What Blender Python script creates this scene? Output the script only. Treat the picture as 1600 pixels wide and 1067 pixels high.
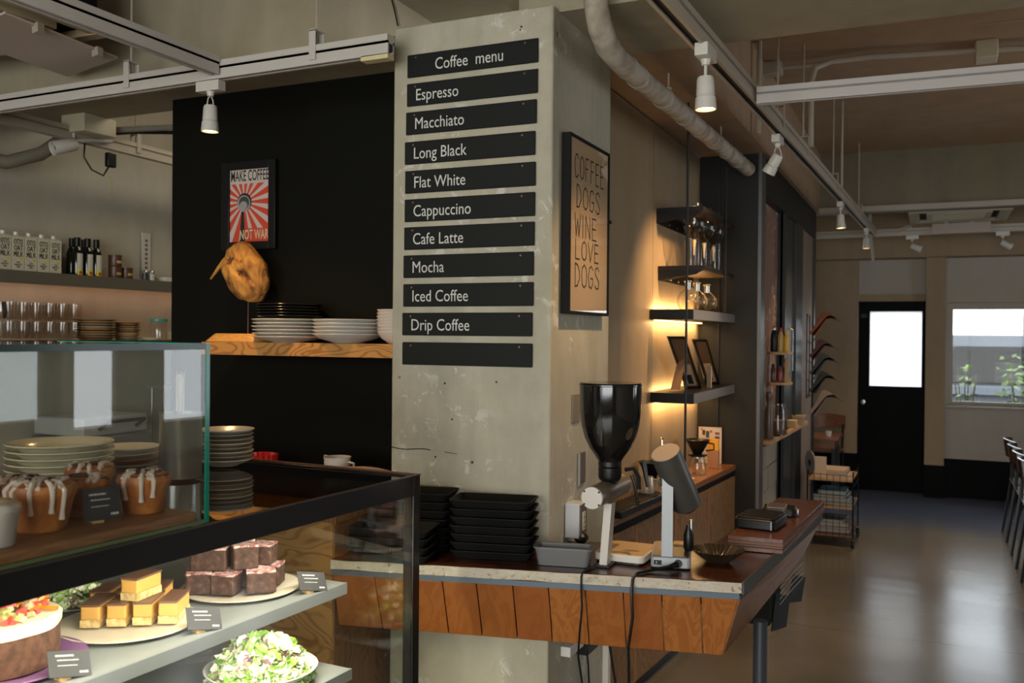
import bpy, bmesh, math, random
from math import sin, cos, pi, radians, sqrt, atan2
from mathutils import Matrix, Vector, Euler, noise
random.seed(7)
R = random.Random(11)
for o in list(bpy.data.objects): bpy.data.objects.remove(o)
SC = bpy.context.scene
COL = SC.collection

# ------------------------------------------------------------------ camera, world, lights, exposure
cd = bpy.data.cameras.new('camera'); cam = bpy.data.objects.new('camera', cd); COL.objects.link(cam)
cd.sensor_width = 36.0; cd.sensor_fit = 'HORIZONTAL'; cd.lens = 1443.0/1600*36.0; cd.clip_start = 0.02
cd.dof.use_dof = True; cd.dof.focus_distance = 3.0; cd.dof.aperture_fstop = 4.5
cam.matrix_world = Matrix.Translation((0, 0, 1.6)) @ (Matrix.Rotation(radians(24.4), 4, 'Z') @ Matrix.Rotation(pi/2+radians(-0.38), 4, 'X') @ Matrix.Rotation(radians(0.49), 4, 'Z'))
SC.camera = cam
vs = SC.view_settings
vs.view_transform = 'Standard'; vs.look = 'None'; vs.gamma = 1.0; vs.use_curve_mapping = False
vs.exposure = 0.0
w = bpy.data.worlds.new('sky'); SC.world = w; w.use_nodes = True
bg = w.node_tree.nodes['Background']; bg.inputs[0].default_value = (0.86, 0.93, 1.0, 1); bg.inputs[1].default_value = 4.0

def look(o, d):
    o.rotation_euler = Vector(d).to_track_quat('-Z', 'Y').to_euler()
def area(name, loc, d, sx, sy, power, col, spread=180):
    l = bpy.data.lights.new(name, 'AREA'); l.shape = 'RECTANGLE'; l.size = sx; l.size_y = sy
    l.energy = power; l.color = col; l.spread = radians(spread)
    o = bpy.data.objects.new(name, l); COL.objects.link(o); o.location = loc; look(o, d); return o
def spot(name, loc, d, power, col, ang=50, blend=1.0, r=.025):
    l = bpy.data.lights.new(name, 'SPOT'); l.energy = power; l.color = col
    l.spot_size = radians(ang); l.spot_blend = blend; l.shadow_soft_size = r
    o = bpy.data.objects.new(name, l); COL.objects.link(o); o.location = loc; look(o, d); return o
DAY = (0.93, 0.97, 1.0); WARM = (1.0, 0.62, 0.28); TUNG = (1.0, 0.72, 0.42)
# daylight through the shop front behind the camera and the side windows
area('daylight_shopfront', (-0.3, -3.3, 1.7), (-.12, 1, 0), 4.4, 2.2, 165, (1.0, .96, .86))
area('daylight_side_window', (3.62, 5.5, 1.7), (-1, 0, -.05), 2.2, 1.7, 16, DAY)

# ------------------------------------------------------------------ materials
def mat(name, col=(.8, .8, .8), rough=.5, metal=0., spec=.5, emit=None, es=1., alpha=None):
    m = bpy.data.materials.new(name); m.use_nodes = True
    b = m.node_tree.nodes['Principled BSDF']
    b.inputs['Base Color'].default_value = (*col, 1); b.inputs['Roughness'].default_value = rough
    b.inputs['Metallic'].default_value = metal; b.inputs['Specular IOR Level'].default_value = spec
    if emit: b.inputs['Emission Color'].default_value = (*emit, 1); b.inputs['Emission Strength'].default_value = es
    return m
def nd(m, t, **k):
    n = m.node_tree.nodes.new(t)
    for a, v in k.items(): setattr(n, a, v)
    return n
def lk(m, a, b): m.node_tree.links.new(a, b)
def coords(m, scale=(1, 1, 1), rot=(0, 0, 0), src='Object'):
    tc = nd(m, 'ShaderNodeTexCoord'); mp = nd(m, 'ShaderNodeMapping')
    mp.inputs['Scale'].default_value = scale; mp.inputs['Rotation'].default_value = rot
    lk(m, tc.outputs[src], mp.inputs[0]); return mp.outputs[0]
def noisy(m, vec, scale, detail=4, rough=.55, dist=0):
    n = nd(m, 'ShaderNodeTexNoise'); n.inputs['Scale'].default_value = scale; n.inputs['Detail'].default_value = detail
    n.inputs['Roughness'].default_value = rough; n.inputs['Distortion'].default_value = dist
    lk(m, vec, n.inputs['Vector']); return n.outputs[0]
def ramp(m, fac, stops):
    r = nd(m, 'ShaderNodeValToRGB'); e = r.color_ramp.elements
    e[0].position = stops[0][0]; e[1].position = stops[-1][0]
    for p, c in stops[1:-1]: e.new(p)
    for i, (p, c) in enumerate(stops): e[i].color = (*c, 1) if len(c) == 3 else c
    lk(m, fac, r.inputs[0]); return r.outputs[0]
def mixc(m, fac, a, b, mode='MIX'):
    x = nd(m, 'ShaderNodeMix', data_type='RGBA', blend_type=mode)
    for i, v in ((0, fac), (6, a), (7, b)):
        if isinstance(v, (int, float)): x.inputs[i].default_value = v
        elif isinstance(v, tuple): x.inputs[i].default_value = (*v, 1)
        else: lk(m, v, x.inputs[i])
    return x.outputs[2]
def math_(m, op, a, b=0, c=None):
    x = nd(m, 'ShaderNodeMath', operation=op)
    for i, v in enumerate((a, b) if c is None else (a, b, c)):
        if isinstance(v, (int, float)): x.inputs[i].default_value = v
        else: lk(m, v, x.inputs[i])
    return x.outputs[0]
def bump(m, h, s=.2, d=.01):
    b = nd(m, 'ShaderNodeBump'); b.inputs['Strength'].default_value = s; b.inputs['Distance'].default_value = d
    lk(m, h, b.inputs['Height']); lk(m, b.outputs[0], m.node_tree.nodes['Principled BSDF'].inputs['Normal'])
def setc(m, c): lk(m, c, m.node_tree.nodes['Principled BSDF'].inputs['Base Color'])
def setr(m, c): lk(m, c, m.node_tree.nodes['Principled BSDF'].inputs['Roughness'])

def concrete(name, c, var=.25, chips=0.0, rough=.75, chipc=(.55, .53, .46)):
    m = mat(name, c, rough)
    v = coords(m); vs_ = coords(m, (2.2, 2.2, .35))
    n1 = noisy(m, vs_, 2.2, 5, .6, .4); n2 = noisy(m, v, 9, 6, .65); n3 = noisy(m, v, 1.3, 3)
    lo = tuple(x*(1-var) for x in c); hi = tuple(min(1, x*(1+var)) for x in c)
    a = ramp(m, n1, [(.34, lo), (.5, c), (.64, hi)])
    a = mixc(m, .35, a, ramp(m, n2, [(.35, lo), (.65, hi)]))
    yel = mixc(m, ramp(m, n3, [(.48, (0, 0, 0)), (.7, (.5, .5, .5))]), a, tuple(x*y for x, y in zip(c, (1.0, .93, .72))))
    if chips > 0:
        f1 = noisy(m, v, 14, 7, .72, .6); f2 = noisy(m, v, 2.4, 2, .5)
        g = math_(m, 'MULTIPLY', ramp(m, f1, [(.575-.02*chips, (0, 0, 0)), (.60, (1, 1, 1))]), ramp(m, f2, [(.48, (0, 0, 0)), (.56, (1, 1, 1))]))
        yel = mixc(m, g, yel, chipc)
        h1 = nd(m, 'ShaderNodeTexVoronoi'); h1.inputs['Scale'].default_value = 5.0; lk(m, v, h1.inputs['Vector'])
        hd = ramp(m, h1.outputs['Distance'], [(.035, (1, 1, 1)), (.05, (0, 0, 0))])
        yel = mixc(m, math_(m, 'MULTIPLY', hd, .75), yel, (.07, .06, .045))
    setc(m, yel); bump(m, n2, .25, .004)
    return m
def wood(name, c1, c2, axis='X', scale=1.0, rough=.45, contour=False, dist=3.0, spec=.5, fq=60.0, st=.12):
    """grain runs along axis"""
    m = mat(name, c1, rough, spec=spec)
    st = {'X': (st, 1, 1), 'Y': (1, st, 1), 'Z': (1, 1, st)}[axis]
    v = coords(m, tuple(s*scale for s in st))
    if contour:
        v = coords(m, tuple(s*scale for s in {'X': (.45, 1.2, 1.2), 'Y': (1.2, .45, 1.2), 'Z': (1.2, 1.2, .45)}[axis]))
        n = noisy(m, v, 2.0, 2.5, .45, .25)
        s_ = math_(m, 'SINE', math_(m, 'MULTIPLY', n, 95.0))
        g = ramp(m, math_(m, 'MULTIPLY_ADD', s_, .5, .5), [(.15, c1), (.55, c1), (.95, c2)])
    else:
        n = noisy(m, v, 6, 3, .5, dist*.3)
        s_ = math_(m, 'SINE', math_(m, 'MULTIPLY', n, fq))
        g = ramp(m, math_(m, 'MULTIPLY_ADD', s_, .5, .5), [(.1, c1), (.9, c2)])
    f = noisy(m, coords(m, tuple(s*scale*6 for s in st)), 30, 3)
    g = mixc(m, .25, g, ramp(m, f, [(.35, tuple(x*.7 for x in c1)), (.65, c1)]))
    setc(m, g); bump(m, f, .12, .002)
    return m
def glass(name, tint=(1, 1, 1), ior=1.5, rough=.0, refl=1.0):
    m = bpy.data.materials.new(name); m.use_nodes = True; nt = m.node_tree; nt.nodes.clear()
    out = nd(m, 'ShaderNodeOutputMaterial'); mx = nd(m, 'ShaderNodeMixShader')
    tr = nd(m, 'ShaderNodeBsdfTransparent'); tr.inputs[0].default_value = (*tint, 1)
    gl = nd(m, 'ShaderNodeBsdfGlossy'); gl.inputs['Roughness'].default_value = rough
    fr = nd(m, 'ShaderNodeFresnel'); ge = nd(m, 'ShaderNodeNewGeometry')
    io = math_(m, 'MULTIPLY_ADD', ge.outputs['Backfacing'], 1/ior-ior, ior); lk(m, io, fr.inputs[0])
    f = math_(m, 'MULTIPLY', fr.outputs[0], refl)
    lk(m, f, mx.inputs[0]); lk(m, tr.outputs[0], mx.inputs[1]); lk(m, gl.outputs[0], mx.inputs[2]); lk(m, mx.outputs[0], out.inputs[0])
    return m

K = {}
K['pillar'] = concrete('pillar_concrete', (.39, .365, .28), .2, 1.0, .6)
K['beam'] = concrete('beam_concrete', (.32, .28, .195), .13, .0, .8)
K['ceil'] = concrete('ceiling_concrete', (.35, .235, .145), .12, .0, .8)
K['wall'] = concrete('wall_concrete', (.30, .225, .14), .12, 0, .55)
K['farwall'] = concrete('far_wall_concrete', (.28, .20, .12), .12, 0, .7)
K['kitchen'] = concrete('kitchen_wall', (.40, .375, .31), .10, 0, .6)
K['white_wall'] = concrete('white_plaster', (.36, .32, .275), .05, 0, .7)
K['dado'] = mat('black_dado_paint', (.003, .003, .003), .5, spec=.05)
K['blackwall'] = mat('black_wall_paint', (.0062, .0062, .0046), .65, spec=.08)
K['black'] = mat('black_plastic', (.005, .005, .005), .38, spec=.35)
K['blackmetal'] = mat('black_steel', (.012, .012, .012), .4, .3)
K['blackmatte'] = mat('black_matte', (.005, .005, .0045), .7, spec=.2)
K['board'] = mat('slate_board', (.0125, .0135, .0125), .6, spec=.15)
K['letter'] = mat('white_lettering', (.60, .60, .56), .6)
K['screw'] = mat('brass_screw', (.35, .18, .12), .35, .9)
K['bluegrey'] = mat('blue_grey_steel', (.075, .10, .125), .45, .3)
K['boxpanel'] = mat('dark_grey_panel', (.0165, .0165, .015), .45, .0, spec=.18)
K['steel'] = mat('brushed_steel', (.62, .62, .60), .28, 1.)
K['chrome'] = mat('chrome', (.8, .8, .8), .08, 1.)
K['alu'] = mat('silver_aluminium', (.33, .35, .365), .45, .3)
K['whitemetal'] = mat('white_enamel', (.55, .53, .48), .4)
K['track'] = mat('cream_track', (.40, .35, .28), .45)
K['slot'] = mat('track_slot', (.01, .01, .01), .6)
K['cream'] = mat('cream_plastic', (.50, .46, .33), .5)
K['white'] = mat('white_ceramic', (.62, .60, .55), .25)
K['creamplate'] = mat('cream_ceramic', (.70, .64, .46), .2)
K['speck'] = mat('beige_stoneware', (.62, .55, .42), .35)
K['brownplate'] = mat('brown_glazed_stoneware', (.30, .15, .05), .3)
K['blackplate'] = mat('black_ceramic', (.012, .012, .01), .18)
K['greyplate'] = mat('grey_ceramic', (.33, .31, .27), .3)
K['bulb'] = mat('lamp_glow', (1, .8, .4), .5, emit=(1.0, .66, .28), es=9)
K['led'] = mat('warm_led_strip', (1, .8, .4), .5, emit=(1.0, .6, .22), es=6)
K['ledw'] = mat('white_led_strip', (1, 1, .9), .5, emit=(1.0, .93, .78), es=6)
K['glass'] = glass('clear_glass', (.97, .985, .975))
K['glassthin'] = glass('thin_glass', (.985, .985, .98), 1.45)
K['glassgreen'] = mat('green_glass_edge', (.0, .17, .115), .15)
K['glassgreenl'] = mat('bright_green_glass_edge', (.0, .42, .30), .15)
K['glassdark'] = mat('dark_green_glass_edge', (.012, .035, .028), .2)
K['shelfwood'] = wood('golden_plywood', (.50, .24, .06), (.26, .10, .022), 'X', 3.2, .45, True)
K['ply'] = wood('plywood_sheet', (.40, .19, .055), (.17, .065, .018), 'X', 3.6, .5, True)
K['plydark'] = wood('stained_plywood', (.20, .085, .028), (.11, .043, .014), 'Z', 3.4, .5, True)
K['plypanel'] = wood('plywood_cladding', (.24, .13, .05), (.12, .055, .02), 'Z', 3.4, .5, True)
K['boardwood'] = wood('serving_board_wood', (.62, .33, .09), (.50, .24, .06), 'X', 4, .45)
K['traywood'] = wood('pastry_board_wood', (.26, .12, .04), (.17, .07, .022), 'Y', 4, .5)
K['worktop'] = wood('dark_varnished_wood', (.060, .020, .010), (.036, .011, .006), 'X', 2.2, .18)
K['backtop'] = wood('back_counter_wood', (.26, .115, .045), (.16, .06, .02), 'Y', 2.5, .3)
K['fasc'] = [wood('orange_board_wood_%d' % i, c1, c2, 'Z', s, .42, fq=34.0, st=.06) for i, (c1, c2, s) in enumerate([
    ((.30, .098, .019), (.245, .072, .013), 2.2), ((.34, .12, .024), (.26, .078, .014), 3.1), ((.275, .085, .017), (.24, .066, .012), 1.7)])]
K['fascside'] = wood('brown_side_wood', (.23, .095, .035), (.16, .06, .02), 'Y', 1.6, .4)
K['lightwood'] = wood('light_wood', (.48, .29, .13), (.36, .20, .08), 'Y', 4, .5)
K['paper'] = mat('paper', (.58, .52, .44), .8)
K['drift'] = None
# painted, chipped slab edge
m = mat('chipped_white_edge', (.5, .46, .38), .6); v = coords(m)
a = ramp(m, noisy(m, coords(m, (1, 1, 2)), 24, 6, .7, .5), [(.30, (.20, .16, .11)), (.40, (.40, .35, .26)), (.62, (.50, .45, .36)), (.70, (.28, .20, .15))])
a = mixc(m, ramp(m, noisy(m, v, 60, 4), [(.62, (0, 0, 0)), (.67, (.8, .8, .8))]), a, (.20, .10, .075)); setc(m, a); K['chipedge'] = m
# worn blue-black steel edge
# driftwood
m = mat('driftwood', (.5, .27, .09), .75); v = coords(m, (3, 3, 1.2))
a = ramp(m, noisy(m, v, 5, 6, .65, 1.2), [(.34, (.05, .018, .005)), (.44, (.30, .13, .025)), (.6, (.52, .26, .05)), (.75, (.62, .36, .09))]); setc(m, a)
bump(m, noisy(m, v, 9, 6, .7, 1), .6, .01); K['drift'] = m
# floor: polished concrete, bluer towards the far end, with a ring there
m = mat('polished_floor', (.3, .27, .22), .3, spec=.6); v = coords(m)
a = ramp(m, noisy(m, v, .9, 4, .55), [(.3, (.11, .095, .068)), (.5, (.15, .13, .095)), (.7, (.185, .165, .125))])
sp = nd(m, 'ShaderNodeSeparateXYZ'); lk(m, v, sp.inputs[0])
wob = noisy(m, v, 1.6, 2)
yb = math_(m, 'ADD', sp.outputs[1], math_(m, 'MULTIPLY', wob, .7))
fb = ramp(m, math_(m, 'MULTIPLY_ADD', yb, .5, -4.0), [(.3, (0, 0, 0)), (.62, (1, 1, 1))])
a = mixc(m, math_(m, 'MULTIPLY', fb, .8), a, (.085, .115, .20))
dx = math_(m, 'SUBTRACT', sp.outputs[0], 1.05); dy = math_(m, 'SUBTRACT', sp.outputs[1], 8.75)
dd = math_(m, 'SQRT', math_(m, 'ADD', math_(m, 'MULTIPLY', dx, dx), math_(m, 'MULTIPLY', dy, dy)))
rg = ramp(m, dd, [(.0, (1, 1, 1)), (.20, (1, 1, 1)), (.22, (0, 0, 0)), (.36, (0, 0, 0)), (.38, (1, 1, 1)), (.52, (1, 1, 1)), (.54, (0, 0, 0))])
a = mixc(m, math_(m, 'MULTIPLY', rg, .55), a, (.10, .12, .12))
jn = math_(m, 'ABSOLUTE', math_(m, 'SUBTRACT', math_(m, 'FRACT', math_(m, 'MULTIPLY', math_(m, 'ADD', sp.outputs[1], -.35), .5)), .5))
a = mixc(m, math_(m, 'MULTIPLY', math_(m, 'LESS_THAN', jn, .0022), .6), a, (.06, .05, .04))
setc(m, a); setr(m, math_(m, 'MULTIPLY_ADD', noisy(m, v, 1.3, 1, .4), .10, .17))
bump(m, noisy(m, coords(m, (.7, 2.2, 1)), 1.7, 1.2, .4), .07, .03)
m.node_tree.nodes['Principled BSDF'].inputs['Specular IOR Level'].default_value = .95; K['floor'] = m

# ------------------------------------------------------------------ mesh helpers
def world_inv(p):
    if p is None: return Matrix.Identity(4)
    root = p
    while root.parent: root = root.parent
    return (Matrix.Translation(root.location) @ root.rotation_euler.to_matrix().to_4x4()).inverted()
class MB:
    def __init__(s): s.v = []; s.f = []; s.mi = []; s.cur = 0
    def add(s, vs_, fs):
        n = len(s.v); s.v += [tuple(v) for v in vs_]; s.f += [tuple(i+n for i in f) for f in fs]; s.mi += [s.cur]*len(fs); return s
    def box(s, x0, x1, y0, y1, z0, z1, M=None):
        vs_ = [Vector((x, y, z)) for z in (z0, z1) for y in (y0, y1) for x in (x0, x1)]
        if M is not None: vs_ = [M @ v for v in vs_]
        return s.add(vs_, [(0, 2, 3, 1), (4, 5, 7, 6), (0, 1, 5, 4), (2, 6, 7, 3), (0, 4, 6, 2), (1, 3, 7, 5)])
    def prism(s, poly, z0, z1, top=None):
        n = len(poly); top = top or poly
        vs_ = [(p[0], p[1], z0) for p in poly]+[(p[0], p[1], z1) for p in top]
        return s.add(vs_, [tuple(range(n))[::-1], tuple(range(n, 2*n))]+[(i, (i+1) % n, n+(i+1) % n, n+i) for i in range(n)])
    def lathe(s, prof, n=24, c=(0, 0, 0), M=None, flute=None, cap=True):
        vs_ = []; 
        for (r, z) in prof:
            for k in range(n):
                a = 2*pi*k/n; rr = r*(1+(flute(k, z) if flute else 0))
                vs_.append(Vector((rr*cos(a), rr*sin(a), z)))
        if M is None: M = Matrix.Translation(c)
        vs_ = [M @ v for v in vs_]; fs = []
        for i in range(len(prof)-1):
            for k in range(n):
                a, b = i*n+k, i*n+(k+1) % n; fs.append((a, b, b+n, a+n))
        if cap:
            if prof[0][0] > 1e-5: fs.append(tuple(range(n))[::-1])
            if prof[-1][0] > 1e-5: fs.append(tuple(range((len(prof)-1)*n, len(prof)*n)))
        return s.add(vs_, fs)
    def cyl(s, p0, p1, r0, r1=None, n=16):
        r1 = r0 if r1 is None else r1; p0 = Vector(p0); p1 = Vector(p1); d = p1-p0
        q = d.to_track_quat('Z', 'Y').to_matrix().to_4x4(); M = Matrix.Translation(p0) @ q
        return s.lathe([(r0, 0), (r1, d.length)], n, M=M)
    def tube(s, pts, r, n=8, rads=None):
        pts = [Vector(p) for p in pts]; N = len(pts); vs_ = []; up = Vector((0, 0, 1))
        prev = None
        for i, p in enumerate(pts):
            t = (pts[min(i+1, N-1)]-pts[max(i-1, 0)]).normalized()
            if prev is None:
                a = t.cross(Vector((0, 0, 1)) if abs(t.z) < .9 else Vector((1, 0, 0))).normalized()
            else:
                a = (prev-t*prev.dot(t)).normalized()
            prev = a; b = t.cross(a); rr = rads[i] if rads else r
            vs_ += [p+a*rr*cos(2*pi*k/n)+b*rr*sin(2*pi*k/n) for k in range(n)]
        fs = [(i*n+k, i*n+(k+1) % n, (i+1)*n+(k+1) % n, (i+1)*n+k) for i in range(N-1) for k in range(n)]
        fs += [tuple(range(n))[::-1], tuple(range((N-1)*n, N*n))]
        return s.add(vs_, fs)
    def blob(s, c, rx, ry, rz, seed=0, amp=.15, sub=2, fr=1.5, M=None):
        bm = bmesh.new(); bmesh.ops.create_icosphere(bm, subdivisions=sub, radius=1)
        vs_ = []
        for v in bm.verts:
            k = 1+amp*noise.noise(v.co*fr+Vector((seed*3.1, seed*1.7, seed)))
            p = Vector((v.co.x*rx*k, v.co.y*ry*k, v.co.z*rz*k))
            if M is not None: p = M @ p
            vs_.append(p+Vector(c))
        fs = [tuple(v.index for v in f.verts) for f in bm.faces]; bm.free()
        return s.add(vs_, fs)
    def build(s, name, m, parent=None, smooth=False, bevel=0, world=False, seg=2, fix=True):
        me = bpy.data.meshes.new(name)
        M = world_inv(parent) if (world and parent) else None
        vs_ = [tuple(M @ Vector(v)) for v in s.v] if M is not None else s.v
        me.from_pydata(vs_, [], s.f)
        for x in (m if isinstance(m, (list, tuple)) else [m]): me.materials.append(x)
        if isinstance(m, (list, tuple)): me.polygons.foreach_set('material_index', s.mi)
        if fix:
            bm = bmesh.new(); bm.from_mesh(me); bmesh.ops.recalc_face_normals(bm, faces=bm.faces); bm.to_mesh(me); bm.free()
        if smooth:
            me.polygons.foreach_set('use_smooth', [True]*len(me.polygons))
        o = bpy.data.objects.new(name, me); COL.objects.link(o); o.parent = parent
        if bevel:
            b = o.modifiers.new('bevel', 'BEVEL'); b.width = bevel; b.segments = seg; b.limit_method = 'ANGLE'
            me.polygons.foreach_set('use_smooth', [True]*len(me.polygons))
        if bevel or smooth: me.set_sharp_from_angle(angle=radians(38))
        return o
def tag(o, label=None, cat=None, group=None, kind=None):
    if label: o['label'] = label
    if cat: o['category'] = cat
    if group: o['group'] = group
    if kind: o['kind'] = kind
    return o
def thing(name, label, cat, loc=(0, 0, 0), rz=0, group=None):
    o = bpy.data.objects.new(name, None); COL.objects.link(o); o.location = loc; o.rotation_euler = (0, 0, rz)
    o.empty_display_size = .05
    return tag(o, label, cat, group)
def struct(name, mb, m, **k): return tag(mb.build(name, m, **k), kind='structure')
def single(name, mb, m, label, cat, group=None, loc=None, rz=0, **k):
    o = mb.build(name, m, **k)
    if loc: o.location = loc; o.rotation_euler = (0, 0, rz)
    return tag(o, label, cat, group)
def dup(root, loc, rz=0, label=None, rot=None):
    r = root.copy(); COL.objects.link(r); r.location = loc; r.rotation_euler = rot or (0, 0, rz)
    if label: r['label'] = label
    for ch in list(root.children):
        c = ch.copy(); COL.objects.link(c); c.parent = r
        for g in ch.children:
            d = g.copy(); COL.objects.link(d); d.parent = c
    return r
def frame(o, xd, yd):
    x = Vector(xd).normalized(); y = Vector(yd).normalized(); z = x.cross(y).normalized()
    M = Matrix.Identity(4)
    for i in range(3): M[i][0] = x[i]; M[i][1] = y[i]; M[i][2] = z[i]; M[i][3] = o[i]
    return M
def text(body, size, m, parent, M, xs=1.0, align='LEFT', name='lettering', ext=.0006, world=True, bold=0):
    cu = bpy.data.curves.new('t', 'FONT'); cu.body = body; cu.size = size; cu.align_x = align; cu.extrude = ext; cu.resolution_u = 3
    cu.offset = bold
    t = bpy.data.objects.new('t', cu); COL.objects.link(t)
    bpy.context.view_layer.update()
    me = bpy.data.meshes.new_from_object(t.evaluated_get(bpy.context.evaluated_depsgraph_get()))
    bpy.data.objects.remove(t); bpy.data.curves.remove(cu)
    T = (world_inv(parent) @ M if world else M) @ Matrix.Diagonal((xs, 1, 1, 1))
    me.transform(T); me.name = name; me.materials.clear(); me.materials.append(m)
    o = bpy.data.objects.new(name, me); COL.objects.link(o); o.parent = parent; return o
GL = {
 'C': [[(.95, .85), (.7, 1), (.35, .98), (.08, .7), (.05, .35), (.3, .02), (.65, 0), (.95, .15)]],
 'O': [[(.5, 1), (.15, .85), (0, .5), (.15, .12), (.5, 0), (.85, .12), (1, .5), (.85, .85), (.5, 1)]],
 'F': [[(.1, 0), (.1, 1), (.85, 1)], [(.1, .55), (.7, .55)]],
 'E': [[(.9, 0), (.1, 0), (.1, 1), (.85, 1)], [(.1, .52), (.75, .52)]],
 'D': [[(.1, 0), (.1, 1), (.5, .95), (.88, .65), (.88, .35), (.5, .04), (.1, 0)]],
 'G': [[(.9, .85), (.6, 1), (.25, .9), (.05, .5), (.2, .08), (.6, 0), (.9, .2), (.9, .45), (.5, .45)]],
 'S': [[(.88, .85), (.6, 1), (.2, .92), (.12, .68), (.5, .52), (.88, .32), (.8, .06), (.4, 0), (.08, .14)]],
 'W': [[(0, 1), (.25, 0), (.5, .75), (.75, 0), (1, 1)]],
 'I': [[(.5, 0), (.5, 1)]],
 'N': [[(.1, 0), (.1, 1), (.9, 0), (.9, 1)]],
 'L': [[(.1, 1), (.1, 0), (.85, 0)]],
 'V': [[(0, 1), (.5, 0), (1, 1)]],
 'T': [[(0, 1), (1, 1)], [(.5, 1), (.5, 0)]],
 'A': [[(0, 0), (.5, 1), (1, 0)], [(.2, .38), (.8, .38)]],
 'M': [[(.02, 0), (.1, 1), (.5, .35), (.9, 1), (.98, 0)]],
 'K': [[(.1, 0), (.1, 1)], [(.9, 1), (.12, .45)], [(.35, .6), (.92, 0)]],
 'H': [[(.1, 0), (.1, 1)], [(.9, 0), (.9, 1)], [(.1, .5), (.9, .5)]],
 'R': [[(.1, 0), (.1, 1), (.7, .97), (.88, .75), (.7, .52), (.1, .48)], [(.45, .5), (.92, 0)]],
 'B': [[(.1, 0), (.1, 1), (.7, .97), (.82, .77), (.6, .54), (.1, .52)], [(.6, .54), (.92, .3), (.7, .03), (.1, 0)]],
 ' ': []}
def strokes(mb, s, x, y, h, cw, gap, th, M, lift=.0008):
    """flat ribbon letters, returns end x"""
    for ch in s:
        wd = cw*(.35 if ch in ' I' else 1)
        for pl in GL.get(ch, []):
            for a, b in zip(pl, pl[1:]):
                ax, ay, bx, by = x+a[0]*wd, y+a[1]*h, x+b[0]*wd, y+b[1]*h
                d = Vector((bx-ax, by-ay)); 
                if d.length < 1e-6: continue
                d.normalize(); n = Vector((-d.y, d.x))*th/2; e = d*th*.4
                q = [(ax-e.x+n.x, ay-e.y+n.y), (ax-e.x-n.x, ay-e.y-n.y), (bx+e.x-n.x, by+e.y-n.y), (bx+e.x+n.x, by+e.y+n.y)]
                mb.add([M @ Vector((p[0], p[1], lift)) for p in q], [(0, 1, 2, 3)])
        x += wd+gap
    return x

# ================================================================== THE SETTING
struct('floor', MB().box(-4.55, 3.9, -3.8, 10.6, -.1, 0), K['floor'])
struct('ceiling', MB().box(-4.55, 3.9, -3.8, 10.6, 3.2, 3.3), K['ceil'])
struct('wall_left', MB().box(-4.55, -4.35, -3.8, 10.6, 0, 3.2), K['kitchen'])
b = MB(); b.box(-4.35, -2.6, -3.8, -3.6, 0, 3.2).box(2.0, 3.7, -3.8, -3.6, 0, 3.2).box(-2.6, 2.0, -3.8, -3.6, 2.75, 3.2).box(-2.6, 2.0, -3.8, -3.6, 0, .45)
for x in (-1.45, -.3, .85): b.box(x-.03, x+.03, -3.7, -3.64, .45, 2.75)
struct('wall_front', b, K['white_wall'])
b = MB(); b.box(3.5, 3.7, -3.6, 4.45, 0, 3.2).box(3.5, 3.7, 6.65, 10.6, 0, 3.2).box(3.5, 3.7, 4.45, 6.65, 2.55, 3.2).box(3.5, 3.7, 4.45, 6.65, 0, .85)
struct('wall_right', b, K['white_wall'])
b = MB()
for y0, y1 in ((4.45, 4.5), (4.86, 5.32), (5.93, 6.08), (6.6, 6.65)): b.box(3.48, 3.53, y0, y1, .85, 2.55)
b.box(3.48, 3.53, 4.45, 6.65, 1.72, 1.76)
struct('window_2', b, K['blackmetal'])

# kitchen rear wall, the wall carrying the glass shelves, the black wall
struct('wall_rear_kitchen', MB().box(-4.35, -1.5, 5.6, 5.75, 0, 3.2), K['kitchen'])
w1 = struct('wall_shelves', MB().box(-1.5, -1.306, 3.458, 5.63, 0, 2.69), K['wall'])
tag(MB().box(-1.306, -1.30, 3.462, 4.598, 0, 2.69).build('panel', K['wall'], w1), None)
tag(MB().box(-1.306, -1.30, 4.604, 5.63, 0, 2.69).build('panel', K['wall'], w1), None)
struct('wall_black', MB().box(-3.25, -1.78, 3.29, 3.40, 0, 2.69), K['blackwall'])
# concrete pillar with plank-cast face
p = struct('pillar', MB().box(-1.768, -1.152, 2.85, 3.458, 0, 2.70), K['pillar'], bevel=.006)
# nail holes and plugs on the pillar face
hb = MB()
for x, z in ((-1.52, 1.305), (-1.585, 1.17), (-1.44, 1.16), (-1.46, .955), (-1.575, .945), (-1.268, 2.72-.08), (-1.272, 2.63), (-1.35, 1.44), (-1.55, 1.43), (-1.70, .62), (-1.70, .70)):
    r = R.uniform(.0025, .0055); hb.cyl((x, 2.8495, z), (x, 2.855, z), r, n=8)
tag(hb.build('plug_hole', mat('plug_brown', (.05, .042, .03), .8), p, world=True), None)
cr = MB()
pts = [(-1.765+i*.02, 2.8495, 1.195-.004*sin(i*.7)-.0006*i) for i in range(9)]
cr.tube(pts, .0016, 4); cr.tube([(-1.55, 2.8495, 1.19), (-1.50, 2.8495, 1.185)], .001, 4)
tag(cr.build('crack', K['blackmatte'], p, world=True), None)

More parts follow.
